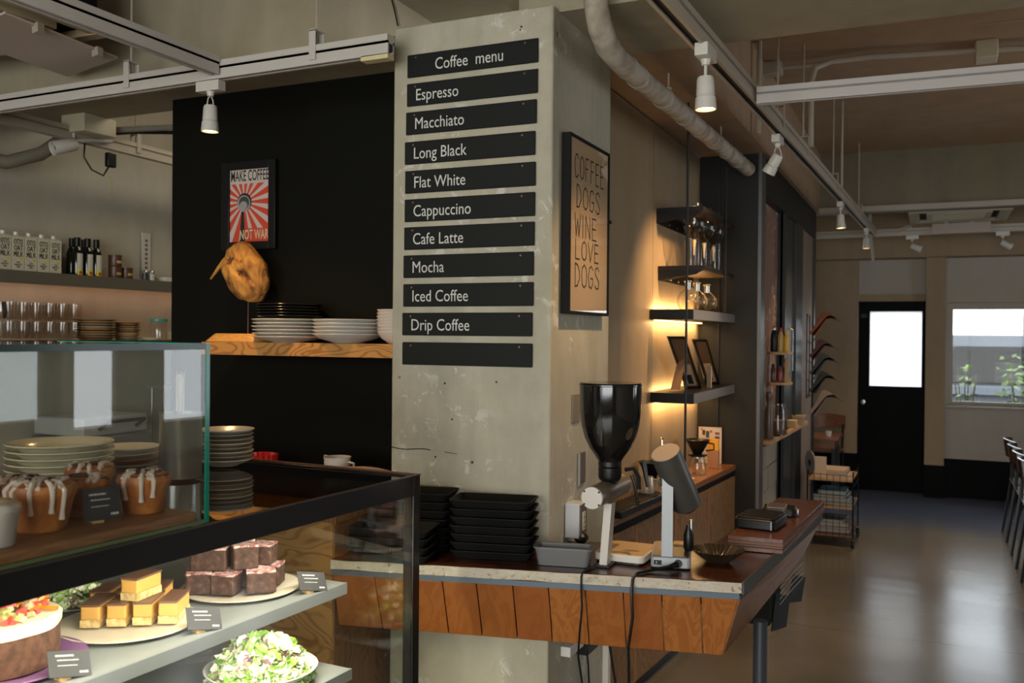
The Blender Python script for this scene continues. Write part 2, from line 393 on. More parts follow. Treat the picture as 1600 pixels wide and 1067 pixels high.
# beams
struct('trim_1', MB().box(-4.35, 3.5, 2.90, 3.45, 2.69, 3.2), K['beam'])                       # cross beam over the pillar
struct('trim_2', MB().box(-1.612, -1.30, -3.6, 2.90, 2.70, 3.2), K['beam'])                     # beam running to the shop front
struct('trim_3', MB().box(-1.9, -.90, 3.45, 8.5, 2.70, 3.2), K['ceil'])                          # soffit over the back counter
struct('trim_4', MB().box(-1.9, 3.5, 8.5, 8.9, 2.72, 3.2), concrete('shaded_beam_concrete', (.17, .145, .095), .12, 0, .8))                            # far cross beam, fading light put into its darker concrete colour
struct('trim_5', MB().box(-.9, 3.5, 8.44, 8.5, 2.685, 2.73), K['white_wall'])                    # pale edge rail
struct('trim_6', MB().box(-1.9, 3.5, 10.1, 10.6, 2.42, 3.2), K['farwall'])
# thin ceiling joints in the middle bay
b = MB()
for (x0, y0, l) in ((-.5, 4.3, 1.2), (.3, 4.7, 1.0), (-.7, 4.9, .9), (.5, 3.9, .8), (.2, 5.25, 1.5)): b.box(x0, x0+l, y0, y0+.012, 3.196, 3.2)
struct('trim_7', b, K['white_wall'])

# far wall with door and window
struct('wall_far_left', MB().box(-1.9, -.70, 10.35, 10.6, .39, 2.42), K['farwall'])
struct('baseboard_far_left', MB().box(-1.9, -.70, 10.335, 10.6, 0, .39), K['dado'])
struct('wall_far_over_door', MB().box(-.70, -.05, 10.40, 10.6, 2.06, 2.42), K['white_wall'])
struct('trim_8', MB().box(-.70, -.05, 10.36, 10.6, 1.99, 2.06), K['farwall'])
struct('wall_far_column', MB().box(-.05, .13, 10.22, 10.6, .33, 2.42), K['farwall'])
struct('baseboard_far_column', MB().box(-.053, .133, 10.21, 10.6, 0, .33), K['dado'])
b = MB(); b.box(.13, 3.5, 10.35, 10.6, .39, .93).box(.13, 3.5, 10.35, 10.6, 1.97, 2.42).box(1.95, 3.5, 10.35, 10.6, .93, 1.97)
struct('wall_far_right', b, K['white_wall'])
struct('baseboard_far_right', MB().box(.13, 3.5, 10.335, 10.6, 0, .39), K['dado'])
d1 = struct('door_1', MB().box(-.70, -.59, 10.45, 10.5, 0, 1.99).box(-.085, -.05, 10.45, 10.5, 0, 1.99).box(-.59, -.085, 10.45, 10.5, 0, 1.10).box(-.59, -.085, 10.45, 10.5, 1.885, 1.99), K['dado'])
frost = bpy.data.materials.new('frosted_glass'); frost.use_nodes = True; frost.node_tree.nodes.clear()
out = nd(frost, 'ShaderNodeOutputMaterial'); tr = nd(frost, 'ShaderNodeBsdfTranslucent'); tr.inputs[0].default_value = (.88, .88, .86, 1)
gl_ = nd(frost, 'ShaderNodeBsdfGlossy'); gl_.inputs['Roughness'].default_value = .3; mx = nd(frost, 'ShaderNodeMixShader'); mx.inputs[0].default_value = .04
lk(frost, tr.outputs[0], mx.inputs[1]); lk(frost, gl_.outputs[0], mx.inputs[2]); lk(frost, mx.outputs[0], out.inputs[0])
tag(MB().add([(-.59, 10.475, 1.10), (-.085, 10.475, 1.10), (-.085, 10.475, 1.885), (-.59, 10.475, 1.885)], [(0, 1, 2, 3)]).build('pane', frost, d1), 'frosted glass pane')
b = MB(); b.lathe([(0, 0), (.022, .004), (.026, .02), (.018, .034), (.008, .04), (.008, .06)], 12, M=Matrix.Translation((-.645, 10.39, .93)) @ Matrix.Rotation(-pi/2, 4, 'X'))
b.build('door_knob', K['steel'], d1, smooth=True)
MB().box(-.68, -.62, 10.44, 10.45, 1.82, 1.86).build('hinge', K['boxpanel'], d1)
wn = MB()
for a in ((.16, .205, .965, 1.903), (.16, 1.95, .93, .965), (.16, 1.95, 1.903, 1.97)): wn.box(a[0], a[1], 10.47, 10.53, a[2], a[3])
wn.box(1.05, 1.09, 10.47, 10.53, .965, 1.903)
w1 = struct('window_1', wn, K['white_wall'])
MB().box(.205, 1.95, 10.492, 10.497, .965, 1.903).build('pane', glass('window_pane_glass', (.97, .98, .98), 1.5, refl=.25), w1)
wb = MB()
for i in range(24): x = .24+i*.072; wb.box(x, x+.002, 10.499, 10.501, .965, 1.903)
for i in range(13): z = 1.0+i*.072; wb.box(.205, 1.95, 10.499, 10.501, z, z+.002)
tag(wb.build('wire_mesh', mat('pane_wire', (.30, .32, .33), .5), w1), None, kind='stuff')
MB().box(.13, 1.97, 10.31, 10.47, .905, .93).build('window_sill', K['white_wall'], w1, bevel=.006)
MB().box(.128, .16, 10.34, 10.6, .93, 1.97).build('window_reveal', K['white_wall'], w1)
# outside
struct('ground_outside', MB().box(-6, 9, 10.6, 22, -.1, -.02), concrete('outside_paving', (.08, .08, .075), .1))
nb = thing('neighbouring_house', 'pale low building with white canopy seen through the far window', 'building', (2, 15, -.02))
MB().box(-2.5, 6.5, 15, 15.2, -.02, .80).build('low_wall', mat('outside_light_wall', (.15, .165, .18), .7, spec=0), nb, world=True)
MB().box(-2.5, 6.5, 14.95, 15.25, .80, .93).build('ledge', mat('outside_ledge', (.25, .27, .30), .6, spec=0), nb, world=True)
MB().box(-2.5, 6.5, 15.7, 15.8, .80, 1.50).build('dark_shopfront', mat('outside_dark', (.05, .055, .06), .5, spec=0), nb, world=True)
MB().box(-2.5, 6.5, 14.7, 15.8, 1.50, 1.66).build('canopy', mat('outside_canopy', (.20, .22, .25), .6, spec=0), nb, world=True)
MB().box(1.35, 6.5, 15.9, 17, 1.66, 2.02).build('upper_wall', mat('outside_upper', (.17, .175, .165), .7, spec=0), nb, world=True)
bb = MB()
for i, x in enumerate((.9, 1.35, 1.9)): bb.box(x, x+.3, 15.66, 15.69, .95+.1*(i % 2), 1.25+.1*(i % 2))
bb.build('window_poster', mat('outside_poster', (.10, .11, .115), .6, spec=0), nb, world=True)
lf = mat('leaf_green', (.17, .30, .03), .5)
def shrub(name, label, c, n, rx, rz, seed):
    rr = random.Random(seed); t = thing(name, label, 'plant', (c[0], c[1], -.02))
    st = MB(); L = MB()
    for k in range(7):
        a = rr.uniform(0, 6.28); x1 = c[0]+rx*.8*cos(a); y1 = c[1]+rx*.5*sin(a); z1 = c[2]+rz*rr.uniform(.2, 1)
        st.tube([(c[0], c[1], -.02), ((c[0]*1.3+x1*.7)/2, (c[1]+y1)/2, c[2]*.6), (x1, y1, z1)], .006, 5)
    for k in range(n):
        a = rr.uniform(0, 6.28); q = rr.random()**.5
        p_ = Vector((c[0]+rx*q*cos(a), c[1]+rx*.7*q*sin(a), c[2]+rz*rr.uniform(-1, 1)))
        M = Matrix.Translation(p_) @ Euler((rr.uniform(-.9, .9), rr.uniform(-.9, .9), rr.uniform(0, 6.28))).to_matrix().to_4x4()
        s = rr.uniform(.045, .085)
        L.add([M @ Vector(v) for v in ((0, 0, 0), (s*.4, s*.45, .004), (0, s*1.2, 0), (-s*.4, s*.45, .004))], [(0, 1, 2, 3)])
    st.build('stem', mat(name+'_stem', (.12, .09, .05), .8), t, world=True)
    tag(L.build('foliage', lf, t, world=True, fix=False), None, kind='stuff')
shrub('leafy_shrub', 'bright green leafy shrub outside at the right of the far window', (.92, 11.35, 1.08), 170, .24, .34, 3)
shrub('leafy_shrub', 'small sparse green shrub outside at the left edge of the far window', (.36, 11.6, 1.0), 30, .14, .28, 5)

# ------------------------------------------------ dark steel screen of the hatch behind the shelves
sb = MB()
sb.box(-1.30, -.93, 5.63, 5.75, 0, 2.70)                       # panel facing the camera
s1 = struct('wall_hatch', sb, K['boxpanel'])
MB().box(-.945, -.925, 5.622, 5.76, 0, 2.70).build('corner_trim', mat('steel_corner_trim', (.10, .10, .10), .35, .5), s1)
MB().box(-1.30, -.93, 5.75, 8.50, 2.47, 2.70).build('header', K['boxpanel'], s1)
MB().box(-1.185, -1.17, 5.618, 5.63, .84, 2.70).build('seam_strip', K['black'], s1)
MB().box(-1.5, -.93, 8.40, 8.50, 0, 2.47).build('end_post', K['black'], s1)
MB().box(-1.2, -.945, 7.62, 8.40, 0, 2.47).build('pale_jamb', mat('warm_jamb', (.24, .175, .125), .5), s1)
MB().box(-1.3, -.985, 5.75, 6.66, .90, 2.47).build('recess_wall', concrete('brown_recess_plaster', (.20, .105, .07), .35, .4, .7), s1)
MB().box(-1.13, -.95, 6.66, 7.62, 0, 2.47).build('steel_door', mat('blue_black_steel_door', (.016, .019, .021), .4, .1, spec=.3), s1)
MB().box(-.965, -.93, 6.66, 6.72, 0, 2.47).box(-.965, -.93, 7.25, 7.62, 0, 2.47).build('door_frame', K['black'], s1)
MB().tube([(-.95, 6.95, 1.35), (-.915, 6.95, 1.36), (-.915, 6.95, 1.66), (-.95, 6.95, 1.67)], .006, 6).build('door_handle', K['steel'], s1, smooth=True)
# block tiles under the hatch
bt = MB(); tm = mat('beige_block', (.30, .25, .18), .6); proto = None
for r_ in range(6):
    for c_ in range(4):
        y0 = 5.76+c_*.26-(r_ % 2)*.13; y1 = y0+.254; y0 = max(y0, 5.755); y1 = min(y1, 6.655)
        if y1-y0 < .03: continue
        MB().box(-1.06, -.975+R.uniform(-.002, .002), y0, y1, r_*.15, r_*.15+.144).build('block', tm, s1)
MB().box(-1.3, -.982, 5.75, 6.66, 0, .90).build('mortar', mat('dark_mortar', (.10, .08, .055), .9), s1)

# ================================================================== CEILING FITTINGS
def track_bar(mb, p0, p1, w=.034, h=.036, slot=True):
    p0 = Vector(p0); p1 = Vector(p1); d = (p1-p0); L = d.length; q = d.normalized(); side = Vector((0, 0, 1)).cross(q).normalized()
    M = Matrix.Identity(4)
    for i in range(3): M[i][0] = q[i]; M[i][1] = side[i]; M[i][2] = (0, 0, 1)[i]; M[i][3] = p0[i]
    return M, L
def lighting_track(label, p0, p1, hangers=(), group=None, ceil=3.2, w=.04, h=.045, mt=None, cover=True):
    t = thing('lighting_track', label, 'lighting track', p0, 0, group)
    M, L = track_bar(None, p0, p1)
    c = mt or K['track']
    b_ = MB(); b_.box(0, L, -w/2, -w/2+.007, -h, 0, M).box(0, L, w/2-.007, w/2, -h, 0, M).box(0, L, -w/2, w/2, -.008, 0, M)
    b_.box(0, L, -w/2+.007, -w/2+.012, -h, -h+.004, M).box(0, L, w/2-.012, w/2-.007, -h, -h+.004, M)
    b_.build('rail', c, t, world=True)
    MB().box(0, L, -w/2+.008, w/2-.008, -h+.012, -.009, M).build('conductor_slot', K['slot'], t, world=True)
    if cover: MB().box(0, L, -w/2-.004, w/2+.004, .0, .022, M).build('carrier_channel', c, t, world=True)
    for s in hangers:
        q = M @ Vector((s, 0, 0)); z0 = q.z+.02
        r_ = MB().cyl((q.x, q.y, z0), (q.x, q.y, ceil), .0045, n=6).build('hanger_rod', K['track'], t, world=True)
        MB().box(s-.014, s+.014, -w/2-.007, -w/2-.004, -.03, .075, M).box(s-.014, s+.014, w/2+.004, w/2+.007, -.03, .075, M).box(s-.014, s+.014, -w/2-.007, w/2+.007, .072, .078, M).build('hanger_clip', c, t, world=True)
    return t
def spotlight(label, p, aim, body=K['whitemetal'], power=0, yoke=True, s=1.0, adapter_dir=(1, 0), ang=45, col=TUNG):
    """track spotlight: p = point on the underside of the track, aim = direction of the beam"""
    t = thing('track_spotlight', label, 'spotlight', p)
    a = Vector((adapter_dir[0], adapter_dir[1], 0)).normalized(); sd = Vector((-a.y, a.x, 0))
    M = Matrix.Identity(4)
    for i in range(3): M[i][0] = a[i]; M[i][1] = sd[i]; M[i][3] = p[i]
    MB().box(-.055*s, .055*s, -.02*s, .02*s, -.038*s, .0, M).build('adapter', body, t, world=True, bevel=.002)
    MB().cyl((p[0], p[1], p[2]-.038*s), (p[0], p[1], p[2]-.055*s), .016*s, .012*s, 12).build('swivel', body, t, world=True, smooth=True)
    d = Vector(aim).normalized(); top = Vector((p[0], p[1], p[2]-.055*s)); hc = top+Vector((0, 0, -.045*s))
    q = d.to_track_quat('Z', 'Y').to_matrix().to_4x4(); H = Matrix.Translation(hc) @ q
    y = MB()
    if yoke:
        for sg in (-1, 1):
            pts = [top+Vector((0, 0, .004)), top+sd*sg*.012*s+Vector((0, 0, -.01*s)), hc+sd*sg*.017*s+Vector((0, 0, .012*s)), hc+sd*sg*.02*s]
            y.tube(pts, .0026*s, 6)
    else: y.cyl(top, hc, .005*s, n=8)
    y.build('yoke', body, t, world=True, smooth=True)
    MB().lathe([(0, -.012*s), (.022*s, -.010*s), (.0255*s, -.002*s), (.028*s, .045*s), (.0255*s, .047*s), (.0265*s, .05*s), (.030*s, .052*s), (.033*s, .088*s), (.030*s, .088*s), (.027*s, .078*s), (0, .076*s)], 20, M=H, cap=False).build('head', body, t, world=True, smooth=True)
    MB().lathe([(.0262*s, .0792*s), (.024*s, .083*s), (0, .0835*s)], 16, M=H, cap=False).build('lens', K['bulb'] if power is not None else K['steel'], t, world=True, smooth=True)
    if power:
        spot('spot_beam', hc+d*.095*s, d, power, col, ang)
    return t
LW = mat('pale_track_enamel', (.50, .47, .43), .4)
tk = lighting_track('long pale lighting track hung in front of the concrete beam', (-4.2, 2.72, 2.585), (-1.70, 2.72, 2.605), (1.295, 2.19), mt=LW)
MB().box(-1.81, -1.70, 2.70, 2.74, 2.545, 2.562).build('end_filler', mat('cream_filler', (.62, .55, .30), .5), tk, world=True)
lighting_track('lighting track running from the pastry case up to the pale track', (-2.45, -.5, 2.60), (-2.45, 2.69, 2.61), (1.9,), mt=LW)
lighting_track('cream lighting track under the beam in the kitchen', (-3.95, 2.2, 2.62), (-3.98, 4.6, 2.60), (1.55,), cover=True)
lighting_track('main lighting track running down the passage to the far door', (-.79, .9, 2.62), (-.51, 9.40, 2.62), (3.6, 4.35, 5.6, 7.2), w=.05, h=.05)
lighting_track('white lighting track crossing the middle bay of the ceiling', (-.66, 3.87, 2.60), (3.3, 4.03, 2.60), (1.9,), mt=mat('white_track', (.44, .41, .39), .4))
lighting_track('lighting track crossing in front of the far door', (-1.05, 9.55, 2.62), (3.3, 9.25, 2.62), (.5, 1.9), w=.045)

spotlight('white spotlight over the driftwood ornament on the pale track', (-2.48, 2.70, 2.545), (-.02, .0, -1), power=34, ang=128, col=(1, .60, .24))
spotlight('largest white spotlight on the main track beside the pillar', (-.70, 3.10, 2.575), (.02, .0, -1), yoke=False, power=46, adapter_dir=(.03, 1), ang=130, col=(1,.66,.36), s=1.12)
spotlight('white spotlight tilted toward the shelves, behind the largest one', (-.685, 4.60, 2.575), (-.55, .18, -.90), power=75, adapter_dir=(.03, 1), ang=95, col=(1, .60, .27))
spotlight('glowing spotlight on the main track above the newspaper rack', (-.60, 7.0, 2.575), (.05, 0, -1), yoke=False, power=60, adapter_dir=(.03, 1), ang=125, col=(1,.64,.34))
spotlight('farthest small glowing spotlight at the end of the main track', (-.53, 8.75, 2.575), (0, 0, -1), yoke=False, power=35, adapter_dir=(.03, 1), ang=125, s=.95)
spotlight('white spotlight on the far track left of the air conditioner flap', (-.17, 9.48, 2.575), (.8, 0, -.35), power=None)
spotlight('white spotlight on the far track at the right edge', (.58, 9.42, 2.575), (.8, 0, -.45), power=None)
# warm lamp whose head is above the frame lights the driftwood from the front
# paper-wrapped duct
t = thing('wrapped_duct', 'white cloth-wrapped duct hanging diagonally under the beam from the pillar', 'duct', (-1.0, 2.80, 3.2))
pts = [(-.985, 2.80, 3.19), (-.985, 2.80, 2.95), (-.99, 2.80, 2.72), (-.992, 2.82, 2.66), (-.995, 2.87, 2.61), (-1.0, 2.96, 2.575), (-1.0, 3.10, 2.56)]
N0 = len(pts)
for i in range(1, 60): y = 3.10+i*(2.52/60.); pts.append((-1.0, y, 2.56+.04*(y-3.1)/2.5))
rads = [.040+.0016*((i*7) % 3-1)+(.0012 if i % 4 == 0 else 0) for i in range(len(pts))]
wrapm = mat('duct_wrap', (.56, .52, .46), .7); v = coords(wrapm, (1, 1, 1)); setc(wrapm, ramp(wrapm, noisy(wrapm, v, 14, 4), [(.35, (.30, .25, .19)), (.6, (.46, .41, .34))])); bump(wrapm, noisy(wrapm, v, 30, 4), .5, .006)
MB().tube(pts, .04, 16, rads).build('wrap', wrapm, t, world=True, smooth=True)
for y in (3.35, 3.7, 4.05, 4.35, 4.65, 4.95, 5.25):
    M = frame((-1.0, y, 2.56+.04*(y-3.1)/2.5), (1, 0, 0), (0, 0, 1))
    b = MB()
    for k in range(3):
        b.tube([M @ Vector((.0425*cos(a), .0425*sin(a), .02*k+.012*sin(a*2))) for a in [radians(20*j-150-10*k) for j in range(9)]], .0022, 4)
    b.build('binding', mat('duct_binding', (.30, .26, .21), .8) if y == 3.35 else bpy.data.materials['duct_binding'], t, world=True)
for y in (3.75, 4.8):
    MB().cyl((-1.0, y, 2.59), (-1.0, y, 2.69), .004, n=6).box(-1.014, -.986, y-.01, y+.01, 2.6, 2.63).build('hanger', K['track'], t, world=True)
# conduits in the middle bay
t = thing('ceiling_conduit', 'thin white conduit with two junction boxes across the middle bay', 'conduit', (-.66, 5.4, 3.15))
pts = [(-.62, 5.36, 2.66), (-.62, 5.36, 3.02), (-.60, 5.37, 3.10), (-.52, 5.42, 3.14), (-.3, 5.45, 3.15), (.44, 5.60, 3.15), (3.2, 5.75, 3.15)]
MB().tube(pts, .016, 8).build('pipe', K['track'], t, world=True, smooth=True)
MB().box(-.95, -.80, 5.47, 5.56, 3.12, 3.2).build('junction_box', K['track'], t, world=True, bevel=.008)
MB().box(.20, .31, 5.52, 5.66, 3.10, 3.2).build('junction_box', K['cream'], t, world=True, bevel=.008)
MB().tube([(-1.0, 5.2, 3.08), (-.97, 5.4, 3.14), (-.9, 5.5, 3.16), (-.62, 5.52, 3.16), (-.3, 5.47, 3.165)], .012, 8).build('pipe', K['track'], t, world=True, smooth=True)
for i, (x, y, z0, z1, r_, lb) in enumerate([(-.86, 5.1, 2.70, 3.2, .014, 'thicker white drop pipe in front of the dark hatch panel'),
                                    (-.56, 6.6, 2.62, 3.2, .008, 'thin white suspension rod behind the white track')]):
    single('drop_pipe', MB().cyl((x, y, z0), (x, y, z1), r_, n=8), K['track'], lb, 'pipe', smooth=True)
single('drop_pipe', MB().tube([(-.535, 9.3, 3.2), (-.53, 9.3, 2.6), (-.50, 9.3, 2.33)], .012, 8), K['track'], 'cream drop pipe ending in the air above the far door', 'pipe', smooth=True)
# air conditioner cassettes
def cassette(name, label, c, sx, sy, z, flaps, col):
    t = thing('air_conditioner', label, 'air conditioner', (c[0], c[1], z))
    x0, x1, y0, y1 = c[0]-sx/2, c[0]+sx/2, c[1]-sy/2, c[1]+sy/2
    b = MB(); b.box(x0, x1, y0, y0+.05, z, z+.05).box(x0, x1, y1-.05, y1, z, z+.05).box(x0, x0+.05, y0+.05, y1-.05, z, z+.05).box(x1-.05, x1, y0+.05, y1-.05, z, z+.05)
    b.box(x0+.15, x1-.15, y0+.15, y1-.15, z, z+.05)
    b.box(x0+.05, x0+.09, y0+.05, y1-.05, z+.004, z+.05).box(x1-.09, x1-.05, y0+.05, y1-.05, z+.004, z+.05)
    b.build('panel', col, t, world=True)
    MB().box(x0+.05, x1-.05, y0+.05, y1-.05, z+.03, z+.25).build('housing', K['blackmatte'], t, world=True)
    gb = MB()
    for k in range(7): gb.box(x0+.2, x1-.2, y0+.2+k*.06, y0+.225+k*.06, z-.003, z+.001)
    gb.build('grille', col, t, world=True)
    for (p0, u, v_) in flaps:
        M = frame(p0, u, v_); L1 = Vector(u).length; L2 = Vector(v_).length
        MB().box(0, L1, 0, L2, -.005, .005, M).build('flap', mat('ac_flap', (.50, .42, .36), .5) if 'ac_flap' not in bpy.data.materials else bpy.data.materials['ac_flap'], t, world=True, bevel=.003)
        MB().box(.1, .13, -.02, .02, -.004, .03, M).box(L1-.16, L1-.13, -.02, .02, -.004, .03, M).build('flap_bracket', K['track'], t, world=True)
    return t
acm = mat('beige_ac_panel', (.50, .39, .24), .5)
cassette('a', 'beige ceiling air conditioner with its long flap hanging open, upper left', (-3.42, 2.16), 1.0, 1.0, 2.76,
         [((-3.02, 2.76, 2.715), (.06, -.55, 0), (-.36, .06, -.02))], acm)
cassette('b', 'white ceiling air conditioner with open flaps above the far door', (.22, 9.55-.02), .84, .84, 2.735,
         [((.0, 9.02, 2.62), (.46, -.05, 0), (0, -.05, -.09)), ((-.2, 9.9, 2.66), (0, -.5, 0), (-.1, 0, -.05))], K['cream'])

# ================================================================== MENU BOARDS
ROWS = ['Coffee  menu', 'Espresso', 'Macchiato', 'Long Black', 'Flat White', 'Cappuccino', 'Cafe Latte', 'Mocha', 'Iced Coffee', 'Drip Coffee', '']
BX = [-1.706, -1.707, -1.710, -1.714, -1.712, -1.713, -1.714, -1.716, -1.716, -1.719, -1.718]
BZ = [2.512, 2.410, 2.309, 2.204, 2.101, 2.000, 1.901, 1.801, 1.699, 1.597, 1.493]
for i, (s, x, z) in enumerate(zip(ROWS, BX, BZ)):
    lb = ('black header board lettered Coffee menu at the top of the pillar' if i == 0 else
          'blank black board at the bottom of the menu' if not s else 'black menu board lettered %s' % s)
    t = thing('menu_board', lb, 'sign', (x+.252, 2.85, z), 0, 'menu boards screwed to the concrete pillar')
    MB().box(x, x+.504, 2.838, 2.846, z, z+.08).build('board', K['board'], t, world=True, bevel=.003)
    for sx in (x+.035, x+.457):
        MB().cyl((sx, 2.8375, z+.068), (sx, 2.85, z+.068), .0034, n=10).build('screw', K['screw'], t, world=True)
    if s:
        xx = x+.112 if i == 0 else x+.036
        text(s, .058, K['letter'], t, frame((xx, 2.8372, z+.018), (1, 0, 0), (0, 0, 1)), xs=.835, name='lettering', ext=.0003)
# framed typographic print on the side of the pillar
t = thing('framed_print', 'tall framed print lettered COFFEE DOGS WINE LOVE DOGS on the pillar side', 'picture', (-1.15, 3.145, 1.676))
y0, y1, z0, z1 = 2.932, 3.354, 1.676, 2.292
MB().box(-1.15, -1.118, y0, y0+.010, z0, z1).box(-1.15, -1.118, y1-.010, y1, z0, z1).box(-1.15, -1.118, y0+.01, y1-.01, z0, z0+.010).box(-1.15, -1.118, y0+.01, y1-.01, z1-.010, z1).build('frame', K['blackmatte'], t, world=True)
MB().box(-1.15, -1.124, y0+.01, y1-.01, z0+.01, z1-.01).build('print', mat('kraft_print', (.56, .40, .24), .55), t, world=True)
MB().box(-1.1215, -1.1205, y0+.01, y1-.01, z0+.01, z1-.01).build('glazing', K['glassthin'], t, world=True)
b = MB(); ink = mat('print_ink', (.03, .02, .015), .7); M = frame((-1.1238, y0, z0), (0, 1, 0), (0, 0, 1))
for wd, yy, xx, cw, hh in (('COFFEE', .474, .055, .040, .080), ('DOGS', .372, .075, .052, .079), ('WINE', .272, .062, .056, .077), ('LOVE', .192, .066, .052, .066), ('DOGS', .096, .064, .055, .080)):
    strokes(b, wd, xx, yy, hh, cw, .014, .0058, M, .0004)
b.build('lettering', ink, t, world=True, fix=False)
# plates and boxes on the pillar side
single('cover_plate', MB().box(-1.152, -1.146, 3.05, 3.125, 1.291, 1.392), mat('grey_cover_plate', (.19, .16, .11), .5), 'grey painted cover plate on the pillar side behind the hopper', 'wall plate', bevel=.002)
t = thing('wall_switch', 'narrow brushed steel switch plate on the pillar side left of the hopper neck', 'switch', (-1.15, 3.15, 1.065))
MB().box(-1.152, -1.145, 3.112, 3.186, 1.066, 1.178).build('plate', mat('dull_steel_plate', (.22, .18, .14), .4, .6), t, world=True, bevel=.0015)
MB().box(-1.147, -1.141, 3.112, 3.120, 1.066, 1.178).build('bright_edge', K['alu'], t, world=True)
MB().cyl((-1.146, 3.15, 1.078), (-1.142, 3.15, 1.078), .0028, n=8).build('screw', K['steel'], t, world=True)
t = thing('outlet_box', 'white surface-mounted outlet box on the pillar side above the counter', 'outlet', (-1.15, 3.03, .90))
MB().box(-1.15, -1.098, 2.992, 3.065, .900, 1.020).build('box', mat('white_box', (.52, .53, .54), .4), t, world=True, bevel=.003)
MB().box(-1.100, -1.094, 2.999, 3.060, .907, 1.014).build('face_plate', mat('grey_face', (.10, .085, .07), .45), t, world=True)
MB().box(-1.095, -1.091, 3.015, 3.042, .925, .990).build('socket_module', K['cream'], t, world=True, bevel=.002)
b = MB()
for k in range(3): b.box(-1.0915, -1.0905, 3.019, 3.038, .934+k*.018, .936+k*.018)
b.build('slot', K['black'], t, world=True)
single('black_ball', MB().lathe([(0, 0), (.016, .002), (.026, .014), (.026, .024), (.016, .036), (0, .04)], 20), K['black'], 'black round ball below the outlet box', 'ball', loc=(-1.10, 3.02, .861+.02), smooth=True)
t = thing('power_strip', 'white power strip with a black adapter under the counter on the pillar side', 'power strip', (-1.15, 3.04, .485))
MB().box(-1.152, -1.115, 2.965, 3.10, .495, .530).build('body', K['white'], t, world=True, bevel=.003)
MB().box(-1.150, -1.105, 3.115, 3.235, .455, .510).build('adapter', K['black'], t, world=True, bevel=.004)
MB().tube([(-1.125, 3.16, .46), (-1.12, 3.165, .40), (-1.115, 3.18, .2), (-1.12, 3.18, .005)], .0035, 6).build('cable', K['black'], t, world=True, smooth=True)
single('cable_duct', MB().box(-1.152, -1.13, 3.42, 3.452, 0, .60), K['white'], 'white vertical cable duct on the rear edge of the pillar under the counter', 'cable duct')

# ================================================================== COUNTER AROUND THE PILLAR
top = [(-1.742, 2.451), (-.499, 2.748), (-.409, 4.036), (-.62, 4.02), (-.69, 3.16), (-1.150, 3.04), (-1.150, 2.848), (-1.742, 2.848)]
t = thing('counter', 'dark varnished counter wrapped round the pillar with orange boarded fascia', 'counter', (-.52, 3.2, 0))
def off(poly, d):
    c = Vector((sum(p[0] for p in poly)/len(poly), sum(p[1] for p in poly)/len(poly)))
    n = len(poly); out = []
    for i in range(n):
        p = Vector(poly[i]); e1 = (p-Vector(poly[i-1])).normalized(); e2 = (Vector(poly[(i+1) % n])-p).normalized()
        n1 = Vector((-e1.y, e1.x)); n2 = Vector((-e2.y, e2.x)); k = (n1+n2)/max(.4, (1+n1.dot(n2)))
        out.append(tuple(p+k*d))
    return out
b = MB(); b.prism(top, .846, .880); b.build('worktop', K['worktop'], t, world=True, bevel=.0018)
u = Vector((-.499+1.742, 2.748-2.451, 0)).normalized(); nrm = Vector((u.y, -u.x, 0))
Mf = frame((-1.742, 2.451, 0), u, (0, 0, 1)); Lf = (Vector((-.499, 2.748))-Vector((-1.742, 2.451))).length
b = MB(); N = 60; pts = []
for i in range(N+1):
    x = Lf*i/N; zt = .8785-max(0, noise.noise(Vector((x*9, 1, 0))))*.006; zb = .8475+max(0, noise.noise(Vector((x*7, 5, 0))))*.004
    pts += [Mf @ Vector((x, zb, .0022)), Mf @ Vector((x, zt, .0022))]
b.add(pts, [(2*i, 2*i+2, 2*i+3, 2*i+1) for i in range(N)])
b.build('chipped_front_edge', K['chipedge'], t, world=True, fix=False)
u2 = Vector((-.409+.499, 4.036-2.748, 0)).normalized(); L2 = (Vector((-.409, 4.036))-Vector((-.499, 2.748))).length
Ms = frame((-.499, 2.748, 0), u2, (0, 0, 1))
MB().box(.004, L2, .842, .8805, 0, .006, Ms).build('steel_side_edge', mat('worn_black_edge', (.045, .042, .034), .45), t, world=True)
# recessed blue-grey angle under the slab
MB().box(0, Lf-.006, .829, .846, -.012, -.001, Mf).build('steel_angle', K['bluegrey'], t, world=True)
MB().box(.0, L2-.02, .829, .842, -.012, -.0015, Ms).build('side_angle', K['blackmetal'], t, world=True)
MB().prism(off(top, .03), .80, .8455).build('substrate', K['blackmatte'], t, world=True)
